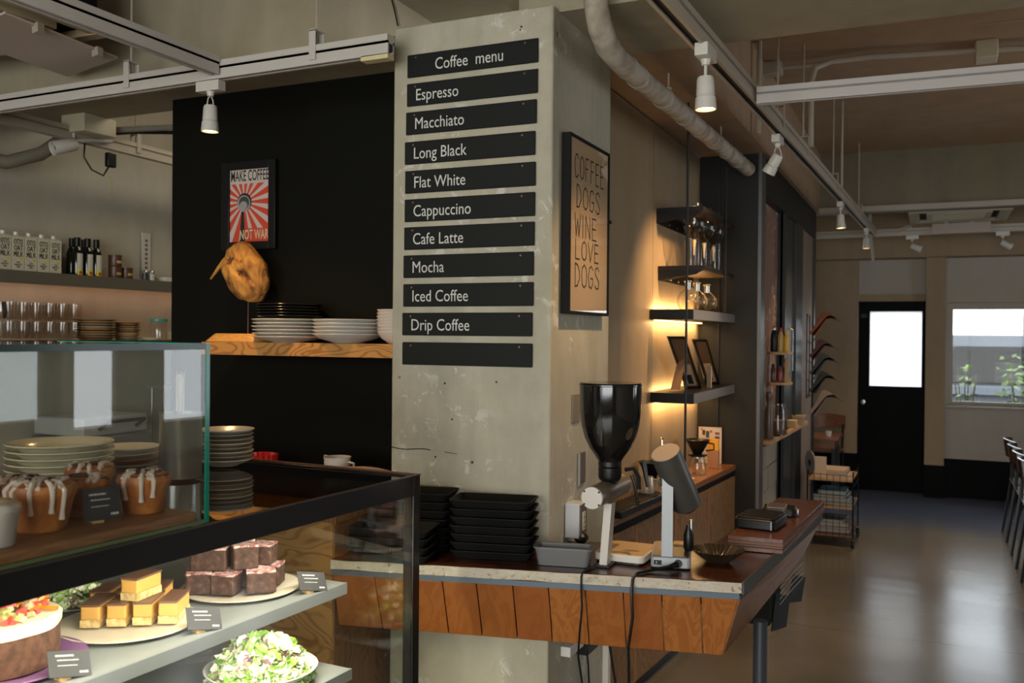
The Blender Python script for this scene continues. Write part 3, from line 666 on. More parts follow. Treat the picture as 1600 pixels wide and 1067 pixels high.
# inclined boards (joints open a few millimetres)
st_ = [(-1.742+.004, 2.4515+.004), (-1.60, 2.485), (-1.49, 2.511), (-1.383, 2.537), (-1.277, 2.562), (-1.165, 2.589), (-1.057, 2.615), (-.947, 2.641), (-.836, 2.668), (-.724, 2.694), (-.613, 2.721), (-.508, 2.746)]
sb_ = [(-1.77, 2.537), (-1.62, 2.57), (-1.508, 2.594), (-1.401, 2.618), (-1.293, 2.642), (-1.181, 2.666), (-1.072, 2.690), (-.958, 2.714), (-.846, 2.739), (-.733, 2.763), (-.620, 2.788), (-.563, 2.800)]
inn = nrm*-1
for i in range(len(st_)-1):
    a, c = Vector((*st_[i], .829)), Vector((*st_[i+1], .829)); d_, e = Vector((*sb_[i], .640)), Vector((*sb_[i+1], .640))
    g = u*.0016; th = inn*.014; pr_ = -inn*R.uniform(0, .0015)
    o4 = [a+g+pr_, c-g+pr_, e-g+pr_, d_+g+pr_]
    o = MB().add(o4+[v+th for v in o4], [(0, 1, 2, 3), (7, 6, 5, 4), (0, 4, 5, 1), (1, 5, 6, 2), (2, 6, 7, 3), (3, 7, 4, 0)]).build('fascia_board', K['fasc'][(0, 2, 0, 0, 0, 2, 1, 0, 2, 1, 1)[i]], t, world=True, bevel=.0012, seg=1)
rt = [Vector((-.503, 2.748, .829)), Vector((-.414, 4.03, .829)), Vector((-.50, 4.20, .645)), Vector((-.561, 2.802, .640))]
inr = Vector((-1, 0, 0))*.014
MB().add(rt+[v+inr for v in rt], [(0, 1, 2, 3), (7, 6, 5, 4), (0, 4, 5, 1), (1, 5, 6, 2), (2, 6, 7, 3), (3, 7, 4, 0)]).build('side_fascia', K['fascside'], t, world=True)
MB().prism([(-1.74, 2.57), (-.585, 2.83), (-.545, 4.0), (-.62, 4.0), (-.69, 3.18), (-1.15, 3.06), (-1.15, 2.846), (-1.74, 2.846)], .640, .655).build('underside', K['fascside'], t, world=True)
lg = MB(); lg.cyl((-.517, 3.2, 0), (-.517, 3.2, .64), .0235, n=20); lg.cyl((-.517, 3.2, 0), (-.517, 3.2, .008), .05, n=20)
lg.build('leg', mat('blue_black_pole', (.028, .034, .042), .4), t, world=True, smooth=True)
# plywood slab on the far part of the counter
t2 = thing('plywood_slab', 'two-layer reddish plywood slab lying on the far end of the counter', 'board', (-.53, 3.5, .882))
sl = [(-.618, 3.145), (-.440, 3.158), (-.392, 3.985), (-.575, 3.985)]
rp = wood('red_brown_plywood_face', (.135, .05, .026), (.10, .034, .017), 'Y', 2, .25)
MB().prism(sl, .915, .930).build('top_layer', rp, t2, world=True, bevel=.001)
b = MB(); b.prism(off(sl, .0015), .896, .9145); b.build('core_layer', mat('dark_core', (.07, .03, .018), .6), t2, world=True)
MB().prism(sl, .882, .8955).build('bottom_layer', rp, t2, world=True, bevel=.001)
b = MB()
for z in (.9005, .9075, .9115): b.prism(off(sl, -.0006), z, z+.0016)
b.build('pale_veneer_line', mat('veneer_line', (.36, .17, .10), .6), t2, world=True)
def rounded(x0, x1, y0, y1, r, n=5):
    out = []
    for cx, cy, a0 in ((x1-r, y1-r, 0), (x0+r, y1-r, 90), (x0+r, y0+r, 180), (x1-r, y0+r, 270)):
        for k in range(n+1): a = radians(a0+90*k/n); out.append((cx+r*cos(a), cy+r*sin(a)))
    return out
t = thing('card_terminal_case', 'black rounded plastic case lying on the plywood slab', 'case', (-.545, 3.35, .93), -.1)
MB().prism(rounded(-.073, .073, -.085, .10, .02), .002, .038).build('body', K['black'], t, bevel=.006)
MB().prism(rounded(-.066, .066, -.078, .093, .018), .038, .043).build('lid', K['black'], t, bevel=.002)
MB().box(.058, .062, -.087, -.083, .006, .036).build('edge_highlight_strip', K['alu'], t)
t = thing('card_reader', 'grey and black card reader behind the black case', 'card reader', (-.515, 3.60, .93), .1)
MB().prism(rounded(-.062, .062, -.05, .06, .02), .0, .030).build('body', K['black'], t, bevel=.006)
MB().prism(rounded(-.045, .025, -.051, .05, .006), .012, .036).build('screen_panel', mat('grey_screen', (.085, .085, .08), .4), t, bevel=.004)
MB().cyl((.064, -.02, .018), (.070, -.02, .018), .012, n=14).build('dial', K['alu'], t)

# ---- stacked black trays in front of the pillar
def tray_mb():
    b_ = MB()
    ou = rounded(-.135, .135, -.082, .082, .016, 3); bo = rounded(-.120, .120, -.068, .068, .012, 3); inn_ = rounded(-.116, .116, -.064, .064, .010, 3); ot = rounded(-.131, .131, -.078, .078, .014, 3)
    m_ = len(ou)
    vs_ = [(p[0], p[1], 0) for p in bo]+[(p[0], p[1], .024) for p in ou]+[(p[0], p[1], .0265) for p in ou]+[(p[0], p[1], .0265) for p in ot]+[(p[0], p[1], .004) for p in inn_]
    fs = [tuple(range(m_))[::-1]]+[(r_*m_+i, r_*m_+(i+1) % m_, (r_+1)*m_+(i+1) % m_, (r_+1)*m_+i) for r_ in range(4) for i in range(m_)]+[tuple(range(4*m_, 5*m_))]
    return b_.add(vs_, fs)
ORD = ['lowest', 'second', 'third', 'fourth', 'fifth', 'sixth', 'seventh', 'topmost']
tr0 = tray_mb().build('serving_tray', K['blackmatte']); first = True
for stack, (cx, cy, n, rz, pitch) in enumerate([(-1.295, 2.730, 7, .235, .0268), (-1.59, 2.722, 7, .235, .0275), (-1.565, 2.548, 4, .235, .0268)]):
    nm = ('right-hand stack', 'left-hand stack behind', 'low front stack beside the pastry case')[stack]
    for k in range(n):
        o = tr0 if first else tr0.copy()
        if not first: COL.objects.link(o)
        first = False
        o.location = (cx+R.uniform(-.003, .003), cy+R.uniform(-.002, .002), .8815+k*pitch); o.rotation_euler = (0 if k < n-1 else radians(-1), radians(0), rz+R.uniform(-.012, .012))
        tag(o, '%s black serving tray of the %s' % (ORD[k] if k < n-1 else 'topmost', nm), 'tray', 'stacked black serving trays on the counter')
# grey loaf-shaped container
def tub(L, W, H, th=.004, r=.014, tap=.9):
    b_ = MB(); A = lambda s, d: rounded(-L/2*s+d, L/2*s-d, -W/2*s+d, W/2*s-d, max(.002, r-d), 4)
    rings = [(A(tap, 0), 0), (A(1, 0), H-.006), (A(1.0, -.006), H-.006), (A(1.0, -.006), H), (A(1, th), H), (A(tap, th), th)]
    m_ = len(rings[0][0]); vs_ = [(p[0], p[1], z) for pl, z in rings for p in pl]
    fs = [tuple(range(m_))[::-1]]+[(q*m_+i, q*m_+(i+1) % m_, (q+1)*m_+(i+1) % m_, (q+1)*m_+i) for q in range(len(rings)-1) for i in range(m_)]+[tuple(range((len(rings)-1)*m_, len(rings)*m_))]
    return b_.add(vs_, fs)
single('plastic_tub', tub(.178, .072, .058), mat('grey_plastic', (.115, .113, .115), .45), 'long grey plastic tub at the front edge of the counter', 'tub', loc=(-1.045, 2.716, .8815), rz=.21, smooth=True)

# ---- coffee grinder with the tall black hopper
t = thing('hopper_grinder', 'coffee grinder with big glossy black hopper on a white slanted post', 'coffee grinder', (-.925, 2.80, .8815))
wp = mat('white_grinder_paint', (.55, .52, .47), .35)
gl = mat('glossy_smoked_plastic', (.006, .006, .006), .07, spec=.7)
MB().lathe([(.030, 1.165), (.034, 1.20), (.048, 1.222), (.067, 1.248), (.082, 1.280), (.0925, 1.320), (.0965, 1.36), (.0985, 1.443), (.1005, 1.445), (.1005, 1.448), (.0, 1.4485)], 40, c=(-.925, 2.80, 0)).build('hopper', gl, t, world=True, smooth=True)
MB().lathe([(.0975, 1.4485), (.098, 1.453), (.0, 1.4535)], 40, c=(-.925, 2.80, 0)).build('hopper_lid', gl, t, world=True, smooth=True)
MB().lathe([(.026, 1.140), (.034, 1.146), (.037, 1.155), (.037, 1.183), (.034, 1.186), (.037, 1.189), (.037, 1.203), (.030, 1.206)], 28, c=(-.925, 2.80, 0)).build('collar', K['black'], t, world=True, smooth=True)
MB().lathe([(.020, 1.120), (.016, 1.130), (.026, 1.142)], 24, c=(-.925, 2.80, 0)).build('neck', K['blackmatte'], t, world=True, smooth=True)
Mc = Matrix.Translation((-.933, 2.655, 1.108)) @ Matrix.Rotation(-pi/2, 4, 'X')
MB().lathe([(.0335, 0), (.0345, .002), (.0345, .29), (.030, .296), (0, .297)], 36, M=Mc).build('motor_barrel', mat('brown_grey_barrel', (.26, .21, .155), .36, .6), t, world=True, smooth=True)
MB().lathe([(0, -.004), (.033, -.0035), (.0345, -.001), (.0345, .0015)], 36, M=Mc).build('end_cap', wp, t, world=True, smooth=True)
for ax, az in ((-1, -1), (1, -1), (-1, 1), (1, 1)):
    x, z = -.933+ax*.0235, 1.108+az*.0195
    MB().cyl((x, 2.6495, z), (x, 2.656, z), .0032, n=10).build('cap_screw', K['black'], t, world=True)
ps = [(-.9365, 2.735), (-.9105, 2.735), (-.9105, 2.775), (-.9365, 2.775)]; pt = [(x+.0125, y+.005) for x, y in ps]
MB().prism(ps, .884, 1.078, [(p[0]+.011, p[1]+.01) for p in ps]).build('post', wp, t, world=True, bevel=.002)
MB().box(-.945, -.90, 2.725, 2.80, .8815, .8875).build('foot', K['black'], t, world=True)
MB().prism(rounded(-.975, -.81, 2.79, 2.985, .022), .888, .911).build('base', mat('white_base', (.60, .56, .50), .4), t, world=True, bevel=.003)
MB().prism(rounded(-.968, -.817, 2.797, 2.978, .02), .909, .9125).build('base_top', mat('tan_base_top', (.46, .29, .14), .45), t, world=True)
MB().prism(rounded(-.97, -.815, 2.795, 2.98, .02), .8815, .888).build('rubber_pad', K['black'], t, world=True)
b = MB(); b.tube([(-.872, 2.86, 1.155), (-.862, 2.86, 1.13), (-.85, 2.85, 1.09), (-.840, 2.83, 1.06)], .0055, 8)
b.build('lever', K['blackmetal'], t, world=True, smooth=True)
MB().tube([(-.845, 2.90, 1.195), (-.838, 2.90, 1.16), (-.826, 2.89, 1.115)], .0085, 8, [.010, .008, .006]).build('lever_handle', K['black'], t, world=True, smooth=True)
MB().tube([(-.895, 2.86, 1.17), (-.868, 2.87, 1.175), (-.852, 2.87, 1.15), (-.847, 2.865, 1.11)], .007, 8).build('fork', K['black'], t, world=True, smooth=True)
single('power_cable', MB().tube([(-.945, 2.735, .886), (-.952, 2.69, .884), (-.955, 2.645, .883), (-.957, 2.632, .872), (-.955, 2.625, .84), (-.950, 2.622, .78), (-.960, 2.63, .70), (-.975, 2.66, .62), (-.985, 2.75, .45), (-.99, 2.85, .2), (-.99, 2.86, .005)], .0035, 6),
       K['black'], 'thin black cable hanging from the hopper grinder over the orange boards', 'cable', smooth=True)
# ---- second grinder: tilted dark cylinder on a silver post
GX = -.016
t = thing('tilted_grinder', 'dark tilted cylinder grinder on a silver post with switch and plug', 'coffee grinder', (-.725, 2.87, .8815))
rb = radians(13)
Mb = Matrix.Translation((-.728+GX, 2.90, .8815)) @ Matrix.Rotation(rb, 4, 'Z')
def tp(poly): return [tuple((Mb @ Vector((p[0], p[1], 0)))[:2]) for p in poly]
MB().prism(tp(rounded(-.066, .056, -.10, .12, .012)), .884, .918).build('base', K['alu'], t, world=True, bevel=.003)
MB().prism(tp(rounded(-.060, .050, -.094, .114, .01)), .9175, .920).build('base_top', mat('dark_base_top', (.06, .045, .035), .35), t, world=True)
MB().prism(tp(rounded(.0, .05, .06, .112, .008)), .920, .924).build('wooden_pad', K['lightwood'], t, world=True)
def bx(x0, x1, y0, y1, z0, z1): return MB().box(x0, x1, y0, y1, z0, z1, Mb)
bx(-.032, .0, -.092, -.028, .037, .287).build('post', mat('dark_post', (.04, .037, .033), .4), t, world=True)
bx(-.033, .001, -.0945, -.0915, .037, .289).build('silver_post_face', K['alu'], t, world=True)
bx(-.056, -.032, -.1012, -.0985, .012, .026).build('switch', K['black'], t, world=True)
bx(-.049, -.047, -.1022, -.1008, .016, .022).build('switch_mark', K['white'], t, world=True)
c0 = Vector((-.740+GX*.4, 2.80, 1.243)); c1 = Vector((-.699, 2.905, 1.060)); ax = (c1-c0).normalized()
q = ax.to_track_quat('Z', 'Y').to_matrix().to_4x4(); Mq = Matrix.Translation(c0) @ q
MB().lathe([(.0455, .001), (.0465, .004), (.0475, .19), (.0475, .205), (.030, .222), (0, .225)], 40, M=Mq, cap=False).build('body', mat('charcoal_body', (.045, .042, .036), .38), t, world=True, smooth=True)
MB().lathe([(0, -.001), (.0435, -.001), (.0462, .002)], 40, M=Mq, cap=False).build('disc_cap', mat('tan_disc', (.40, .29, .19), .5), t, world=True, smooth=True)
MB().cyl(c1+Vector((.012, 0, -.04)), c1+Vector((.012, 0, -.085)), .006, n=12).build('spout', K['steel'], t, world=True, smooth=True)
MB().lathe([(.012, .921), (.016, .93), (.017, .97), (.011, .99), (.008, 1.003)], 20, c=(c1.x+.004, c1.y, 0)).build('catch_flask', K['black'], t, world=True, smooth=True)
e_ = Mb @ Vector((.018, -.10, .018))
MB().cyl(e_, e_+Vector((.002, -.012, 0)), .013, .012, 16).cyl(e_+Vector((0, -.01, 0)), e_+Vector((-.018, -.03, -.004)), .010, .006, 12).build('plug', K['black'], t, world=True, smooth=True)
s_ = e_+Vector((-.018, -.03, -.004))
single('power_cable', MB().tube([s_, s_+Vector((-.03, -.02, -.006)), (-.775, 2.735, .886), (-.800, 2.69, .885), (-.806, 2.668, .873), (-.806, 2.655, .84), (-.803, 2.66, .76), (-.822, 2.68, .66), (-.83, 2.72, .5), (-.83, 2.74, .3), (-.84, 2.76, .005)], .0048, 8),
       K['black'], 'thicker black cable hanging from the tilted grinder over the orange boards', 'cable', smooth=True)
single('hanging_cable', MB().tube([(-1.06, 3.2, .64), (-1.055, 3.2, .5), (-1.02, 3.2, .3), (-1.01, 3.2, .005)], .005, 6), K['black'], 'black cable hanging below the counter beside the white cable duct', 'cable', smooth=True)
# ---- fluted dark bowl
t = thing('fluted_bowl', 'black fluted paper-like bowl on the counter corner', 'bowl', (-.615, 2.965, .8815))
fl = lambda k, z: .055*(1 if k % 2 else -1)*min(1, z/.02)
MB().lathe([(.036, 0), (.038, .002), (.062, .022), (.082, .040), (.0805, .040), (.060, .024), (.034, .005), (0, .005)], 56, flute=fl).build('bowl', mat('bronze_black', (.05, .035, .02), .3, .5), t)

# ================================================================== BACK COUNTER AND WALL SHELVES
t = thing('back_counter', 'low wooden counter with plywood cladding along the concrete wall', 'counter', (-1.2, 4.6, 0))
bp = [(-1.298, 3.46), (-1.222, 3.46), (-1.120, 4.741), (-1.062, 5.625), (-1.298, 5.625)]
MB().prism(bp, .800, .832).build('worktop', K['backtop'], t, world=True, bevel=.0015)
bp2 = [(-1.298, 3.46), (-1.232, 3.46), (-1.130, 4.741), (-1.072, 5.625), (-1.298, 5.625)]
MB().prism(bp2, .765, .7995).build('shadow_gap', K['blackmatte'], t, world=True)
ys = [3.46, 3.97, 4.50, 5.06, 5.625]; fx = lambda y: (-1.222+(y-3.46)/(4.741-3.46)*.102 if y < 4.741 else -1.12+(y-4.741)/.884*.058)-.004
for i in range(4):
    a, b_ = ys[i]+.003, ys[i+1]-.003
    MB().prism([(fx(a)-.016, a), (fx(a), a), (fx(b_), b_), (fx(b_)-.016, b_)], .06, .764).build('cladding_panel', K['plypanel'], t, world=True)
for y in ys[1:4]:
    MB().prism([(fx(y)-.012, y-.012), (fx(y)+.0015, y-.012), (fx(y)+.0015, y+.012), (fx(y)-.012, y+.012)], .06, .764).build('joint_batten', mat('orange_batten', (.30, .14, .045), .5) if y == ys[1] else bpy.data.materials['orange_batten'], t, world=True)
MB().prism([(-1.298, 3.46), (-1.25, 3.46), (-1.145, 4.741), (-1.09, 5.625), (-1.298, 5.625)], 0, .06).build('plinth', K['black'], t, world=True)
# two lit black box shelves
def box_shelf(label, y0, z0, z1, led_top):
    t = thing('box_shelf', label, 'shelf', (-1.30, (y0+5.62)/2, z0))
    MB().box(-1.298, -1.078, y0, 5.625, z0, z1).build('body', K['black'], t, world=True, bevel=.0015)
    MB().box(-1.076, -1.0745, y0+.002, 5.625, z0+.001, z1-.001).build('pale_front_face' , mat('steel_face', (.30, .30, .30), .35, .6) if 'steel_face' not in bpy.data.materials else bpy.data.materials['steel_face'], t, world=True)
    MB().box(-1.285, -1.27, y0+.03, 5.60, z0-.006, z0+.001).build('led_strip', K['led'], t, world=True)
    area('shelf_led', (-1.262, (y0+5.6)/2, z0-.008), (-.35, 0, -1), .98, .012, 3.8, (1.0, .60, .24)).rotation_euler = Euler((radians(14), 0, pi/2))
    return t
box_shelf('black box shelf with warm strip light, third of four down the wall', 4.548, 1.686, 1.738, True)
box_shelf('black box shelf with warm strip light, lowest on the wall, carrying the picture frames', 4.575, 1.264, 1.316, True)
area('shelf_uplight', (-1.275, 5.05, 1.742), (0, 0, 1), .9, .012, 3.4, (1.0, .60, .24)).rotation_euler = Euler((radians(160), 0, pi/2))
area('shelf_uplight_low', (-1.275, 5.05, 1.320), (0, 0, 1), .9, .012, 1.8, (1.0, .60, .24)).rotation_euler = Euler((radians(160), 0, pi/2))
def open_shelf(label, y0, z0, z1):
    t = thing('glass_shelf_rack', label, 'shelf', (-1.30, (y0+5.4)/2, z0))
    MB().box(-1.298, -1.06, y0, 5.46, z1-.016, z1).build('board', mat('dark_shelf_board', (.11, .06, .03), .5) if 'dark_shelf_board' not in bpy.data.materials else bpy.data.materials['dark_shelf_board'], t, world=True)
    MB().box(-1.298, -1.056, y0-.005, y0, z1-.022, z1+.001).box(-1.06, -1.055, y0, 5.46, z1-.022, z1+.001).build('steel_edge', K['black'], t, world=True)
    MB().box(-1.3, -1.292, y0, 5.46, z0, z1+.001).build('wall_plate', K['black'], t, world=True)
    b = MB()
    MB().add([(-1.298, y0+.001, z1-.02), (-1.298, y0+.001, z0), (-1.10, y0+.001, z1-.045), (-1.06, y0+.001, z1-.02), (-1.298, y0+.005, z1-.02), (-1.298, y0+.005, z0), (-1.10, y0+.005, z1-.045), (-1.06, y0+.005, z1-.02)],
       [(0, 1, 2, 3), (7, 6, 5, 4), (0, 4, 5, 1), (1, 5, 6, 2), (2, 6, 7, 3), (3, 7, 4, 0)]).build('bracket', K['black'], t, world=True)
    for k in range(5):
        y = y0+.06+k*.17
        MB().cyl((-1.292, y, z0+.015), (-1.288, y, z0+.015), .004, n=8).build('rivet', K['steel'], t, world=True)
    return t
open_shelf('topmost dark steel shelf on the wall with upturned wine glasses hung below', 4.66, 2.185, 2.262)
open_shelf('second dark steel shelf on the wall holding tall glass cylinders', 4.70, 1.892, 1.966)
t = thing('shelf_rod', 'nearer thin black rod hanging from the beam to the counter beside the shelves', 'rod', (-1.054, 4.30, .84))
MB().cyl((-1.05, 4.30, .84), (-1.05, 4.30, 3.0), .006, n=8).build('rod', K['blackmetal'], t, world=True, smooth=True)
MB().cyl((-1.05, 4.30, .833), (-1.05, 4.30, .843), .016, n=12).build('foot', K['blackmetal'], t, world=True)
single('shelf_rod', MB().cyl((-1.05, 5.19, 1.74), (-1.05, 5.19, 2.72), .006, n=8), K['blackmetal'], 'farther thin black rod hanging from the beam in front of the shelves', 'rod', smooth=True)

# glassware
def cup_glass(prof, n=20):  # closed thin shell from an outer profile
    inner = [(max(0, r-.0018), z+(.002 if i == 0 else 0)) for i, (r, z) in enumerate(prof)][::-1]
    return prof+inner
def goblet():  # upturned: foot at z=0 (top), bowl opening downwards
    return [(0, 0), (.033, -.001), (.034, -.003), (.006, -.008), (.004, -.02), (.004, -.07), (.010, -.085), (.030, -.10), (.043, -.13), (.045, -.16), (.039, -.20), (.037, -.20), (.043, -.16), (.041, -.13), (.028, -.103), (.006, -.09), (0, -.09)]
GLR = mat('dropper_gold', (.55, .40, .2), .25, .6)
L3 = ['nearest', 'second', 'farthest']
# balloons hung in the top shelf (siphon bowls: round bowl above, tapered funnel below)
sp_ = [(0.0, -.004), (.034, -.004), (.036, .012), (.0345, .012), (.033, -.0)]
bowl = [(.055, -.030), (.060, -.06), (.058, -.085), (.045, -.115), (.022, -.138), (.009, -.15), (.007, -.165), (.005, -.215), (.0035, -.215), (.005, -.165), (.007, -.148), (.020, -.136), (.043, -.113), (.056, -.085), (.058, -.06), (.053, -.030)]
g0 = None
for k, (x, y) in enumerate(((-1.135, 4.80), (-1.125, 4.99), (-1.12, 5.20))):
    lb = '%s glass siphon funnel hanging through the topmost shelf' % L3[k]
    if g0 is None:
        g0 = thing('siphon_funnel', lb, 'glass', (x, y, 2.262), 0, 'glass funnels hanging in the topmost shelf')
        MB().lathe([(.038, .035), (.040, .036), (.040, .001), (.056, -.028), (.0545, -.028), (.0385, .0), (.0365, .035)], 24, cap=False).build('rim', K['glassthin'], g0, smooth=True)
        MB().lathe(bowl, 24, cap=False).build('bowl', K['glassthin'], g0, smooth=True)
        MB().lathe([(.004, -.150), (.011, -.158), (.009, -.175), (.005, -.20), (.003, -.235)], 12).build('stem_collar', GLR, g0, smooth=True)
    else: dup(g0, (x, y, 2.262), 0, lb)
g1 = None
for k, (x, y, h) in enumerate(((-1.17, 4.88, .175), (-1.185, 5.02, .165), (-1.165, 5.11, .165), (-1.13, 5.29, .155))):
    lb = ('nearest', 'second', 'third', 'farthest')[k]+' tall clear glass cylinder on the second shelf'
    if g1 is None:
        g1 = tag(MB().lathe([(0, 0), (.034, 0), (.036, .003), (.036, .165), (.034, .165), (.034, .006), (0, .006)], 24).build('glass_cylinder', K['glassthin'], smooth=True), lb, 'glass', 'glass cylinders on the second shelf'); g1.location = (x, y, 1.966)
    else:
        c = g1.copy(); COL.objects.link(c); c.location = (x, y, 1.966); c['label'] = lb
g2 = None
for k, (x, y) in enumerate(((-1.165, 4.80), (-1.155, 4.96), (-1.145, 5.16))):
    lb = '%s round glass flask standing on the third shelf' % L3[k]
    if g2 is None:
        g2 = thing('round_flask', lb, 'flask', (x, y, 1.738), 0, 'round flasks on the third shelf')
        MB().lathe([(0, 0), (.03, 0), (.047, .012), (.058, .04), (.058, .06), (.046, .09), (.022, .108), (.018, .115), (.018, .15), (.016, .15), (.016, .113), (.043, .089), (.056, .06), (.056, .04), (.045, .014), (.028, .003), (0, .003)], 24).build('bulb', K['glassthin'], g2, smooth=True)
        MB().lathe([(.017, .148), (.022, .150), (.022, .156), (.017, .157)], 16, cap=True).build('collar', GLR, g2, smooth=True)
        MB().cyl((0, 0, .11), (0, 0, .147), .0155, n=14).build('neck_band', K['steel'], g2, smooth=True)
    else: dup(g2, (x, y, 1.738), 0, lb)
# leaning frames on the lowest shelf
def stand_frame(label, y, tilt, x=-1.115, h=.29, w=.19):
    t = thing('photo_frame', label, 'picture frame', (x, y, 1.317))
    # panel leaning: bottom nearer far end, top toward the camera; faces +X/+Y side
    M = Matrix.Translation((x-.10, y, 1.318)) @ Matrix.Rotation(radians(tilt), 4, 'X')
    MB().box(0, w, -.008, .008, .0, h, M).build('frame', K['black'], t, world=True)
    MB().box(.014, w-.014, .008, .010, .014, h-.014, M).build('photo', mat('photo_'+str(int(y*100)), (.09, .06, .04), .3), t, world=True)
    MB().box(.03, w-.03, .0101, .011, .03, h*.5, M).build('caption_card', mat('card_'+str(int(y*100)), (.33, .26, .17), .6), t, world=True)
    MB().box(.035, w-.035, .0111, .012, .04, h*.2, M).build('small_picture', K['board'], t, world=True)
    return t, M
def lean_panel(name, label, cat, y_b, y_t, x0, x1, z0, z1, strut=True):
    """panel in a plane through X, leaning from (y_b, z0) up to (y_t, z1); face turned to +X by its thickness"""
    t = thing(name, label, cat, ((x0+x1)/2, y_b, z0))
    d = Vector((0, y_t-y_b, z1-z0)); L = d.length; d.normalize()
    wv = Vector((.45, .89, 0)).normalized()              # width direction of the panel
    M = Matrix.Identity(4); nn = wv.cross(d).normalized()
    W = x1-x0
    for i in range(3): M[i][0] = wv[i]; M[i][1] = d[i]; M[i][2] = nn[i]; M[i][3] = (x0, y_b, z0)[i]
    MB().box(0, W, 0, .015, -.006, .006, M).box(0, W, L-.015, L, -.006, .006, M).box(0, .013, .015, L-.015, -.006, .006, M).box(W-.013, W, .015, L-.015, -.006, .006, M).build('frame', K['black'], t, world=True)
    MB().box(.013, W-.013, .015, L-.015, -.004, .002, M).build('print', mat('brown_photo', (.10, .055, .03), .35) if 'brown_photo' not in bpy.data.materials else bpy.data.materials['brown_photo'], t, world=True)
    MB().box(.03, W-.03, .03, L*.48, .002, .0035, M).build('lower_card', mat('tan_card', (.36, .25, .15), .6) if 'tan_card' not in bpy.data.materials else bpy.data.materials['tan_card'], t, world=True)
    MB().box(.04, W-.05, .045, L*.28, .0035, .0045, M).build('inset_picture', K['board'], t, world=True)
    if strut:
        p0 = M @ Vector((W*.45, L*.6, -.006)); p1 = Vector((p0.x-.02, y_b-.22, z0+.003))
        s = Vector((.016, .01, 0))
        MB().add([p0-s, p0+s, p1+s*1.4, p1-s*1.4]+[v+Vector((0, .006, .004)) for v in (p0-s, p0+s, p1+s*1.4, p1-s*1.4)], [(0, 1, 2, 3), (7, 6, 5, 4), (0, 4, 5, 1), (1, 5, 6, 2), (2, 6, 7, 3), (3, 7, 4, 0)]).build('strut', mat('brown_card_back', (.16, .085, .04), .7) if 'brown_card_back' not in bpy.data.materials else bpy.data.materials['brown_card_back'], t, world=True)
    return t
lean_panel('photo_frame', 'nearer leaning black photo frame with a brown strut on the lowest shelf', 'picture frame', 5.00, 4.62, -1.225, -1.09, 1.318, 1.600)
lean_panel('photo_frame', 'farther leaning black photo frame on the lowest shelf by the dark panel', 'picture frame', 5.52, 5.16, -1.225, -1.10, 1.318, 1.585, False)
t = thing('small_book', 'small cream book standing between the two photo frames', 'book', (-1.13, 5.17, 1.317), .2)
MB().box(-.012, .012, -.05, .05, 0, .118).build('cover', mat('dark_cover', (.05, .04, .03), .6), t)
MB().box(.012, .0135, -.05, .05, 0, .118).build('pale_side', K['paper'], t)

# things on the back counter
def dripper(name, label, loc, s=1.0, handle=True, col=K['black']):
    t = thing(name, label, 'coffee dripper', loc)
    MB().lathe([(.020*s, 0), (.024*s, .004*s), (.062*s, .075*s), (.066*s, .078*s), (.063*s, .080*s), (.058*s, .074*s), (.016*s, .006*s), (0, .006*s)], 24).build('cone', col, t, smooth=True)
    MB().lathe([(.018*s, -.006*s), (.050*s, -.006*s), (.052*s, 0), (.018*s, .002*s)], 24).build('flange', col, t, smooth=True)
    if handle: MB().tube([(.052*s, 0, .065*s), (.085*s, 0, .06*s), (.088*s, 0, .03*s), (.045*s, 0, .022*s)], .005*s, 6).build('handle', col, t, smooth=True)
    return t
t = thing('glass_server', 'glass coffee server under the black dripper on the back counter', 'jug', (-1.18, 5.12, .832))
MB().lathe([(0, 0), (.045, 0), (.050, .006), (.050, .05), (.040, .085), (.038, .1), (.036, .1), (.038, .085), (.048, .05), (.048, .008), (0, .004)], 24).build('jug', K['glassthin'], t, smooth=True)
MB().tube([(.04, .0, .085), (.075, 0, .08), (.078, 0, .04), (.05, 0, .022)], .005, 8).build('handle', K['glassthin'], t, smooth=True)
MB().lathe([(.037, .094), (.041, .095), (.041, .103), (.037, .104)], 20).build('band', K['steel'], t, smooth=True)
dripper('coffee_dripper', 'black cone dripper sitting on the glass server', (-1.18, 5.12, .945), 1.05)
t = thing('calendar_sheet', 'white sheet with small coloured pictures leaning on the dark panel', 'sheet', (-1.21, 5.60, .832))
MB().box(-1.285, -1.145, 5.60, 5.606, .834, 1.055).build('sheet', mat('white_sheet', (.50, .44, .42), .6), t, world=True)
for i, (x, z, wd, h, cc) in enumerate([(-1.262, 1.005, .018, .03, (.05, .03, .03)), (-1.24, .99, .02, .04, (.04, .05, .04)), (-1.215, 1.02, .012, .015, (.35, .04, .05)), (-1.185, 1.01, .028, .014, (.18, .05, .05)), (-1.185, .985, .028, .014, (.06, .05, .06)), (-1.27, 1.035, .01, .01, (.35, .05, .05))]):
    MB().box(x, x+wd, 5.5985, 5.60, z, z+h).build('printed_picture', mat('print_%d' % i, cc, .6), t, world=True)
MB().box(-1.29, -1.14, 5.598, 5.608, 1.055, 1.062).build('binding', K['black'], t, world=True)
single('yellow_carton', MB().box(-.03, .03, -.02, .02, 0, .062), mat('yellow_orange', (.60, .30, .01), .5), 'small yellow carton held up in front of the white sheet', 'carton', loc=(-1.155, 5.42, .94), rz=.1)
single('wooden_block', MB().box(-.032, .032, -.025, .025, 0, .107), mat('brown_block', (.30, .15, .07), .6), 'brown wooden block under the yellow carton', 'block', loc=(-1.155, 5.42, .832), rz=.1, bevel=.002)
dripper('coffee_dripper', 'black cone dripper on a white stand between the two grinders', (-1.225, 4.35, .915), 1.0, False)
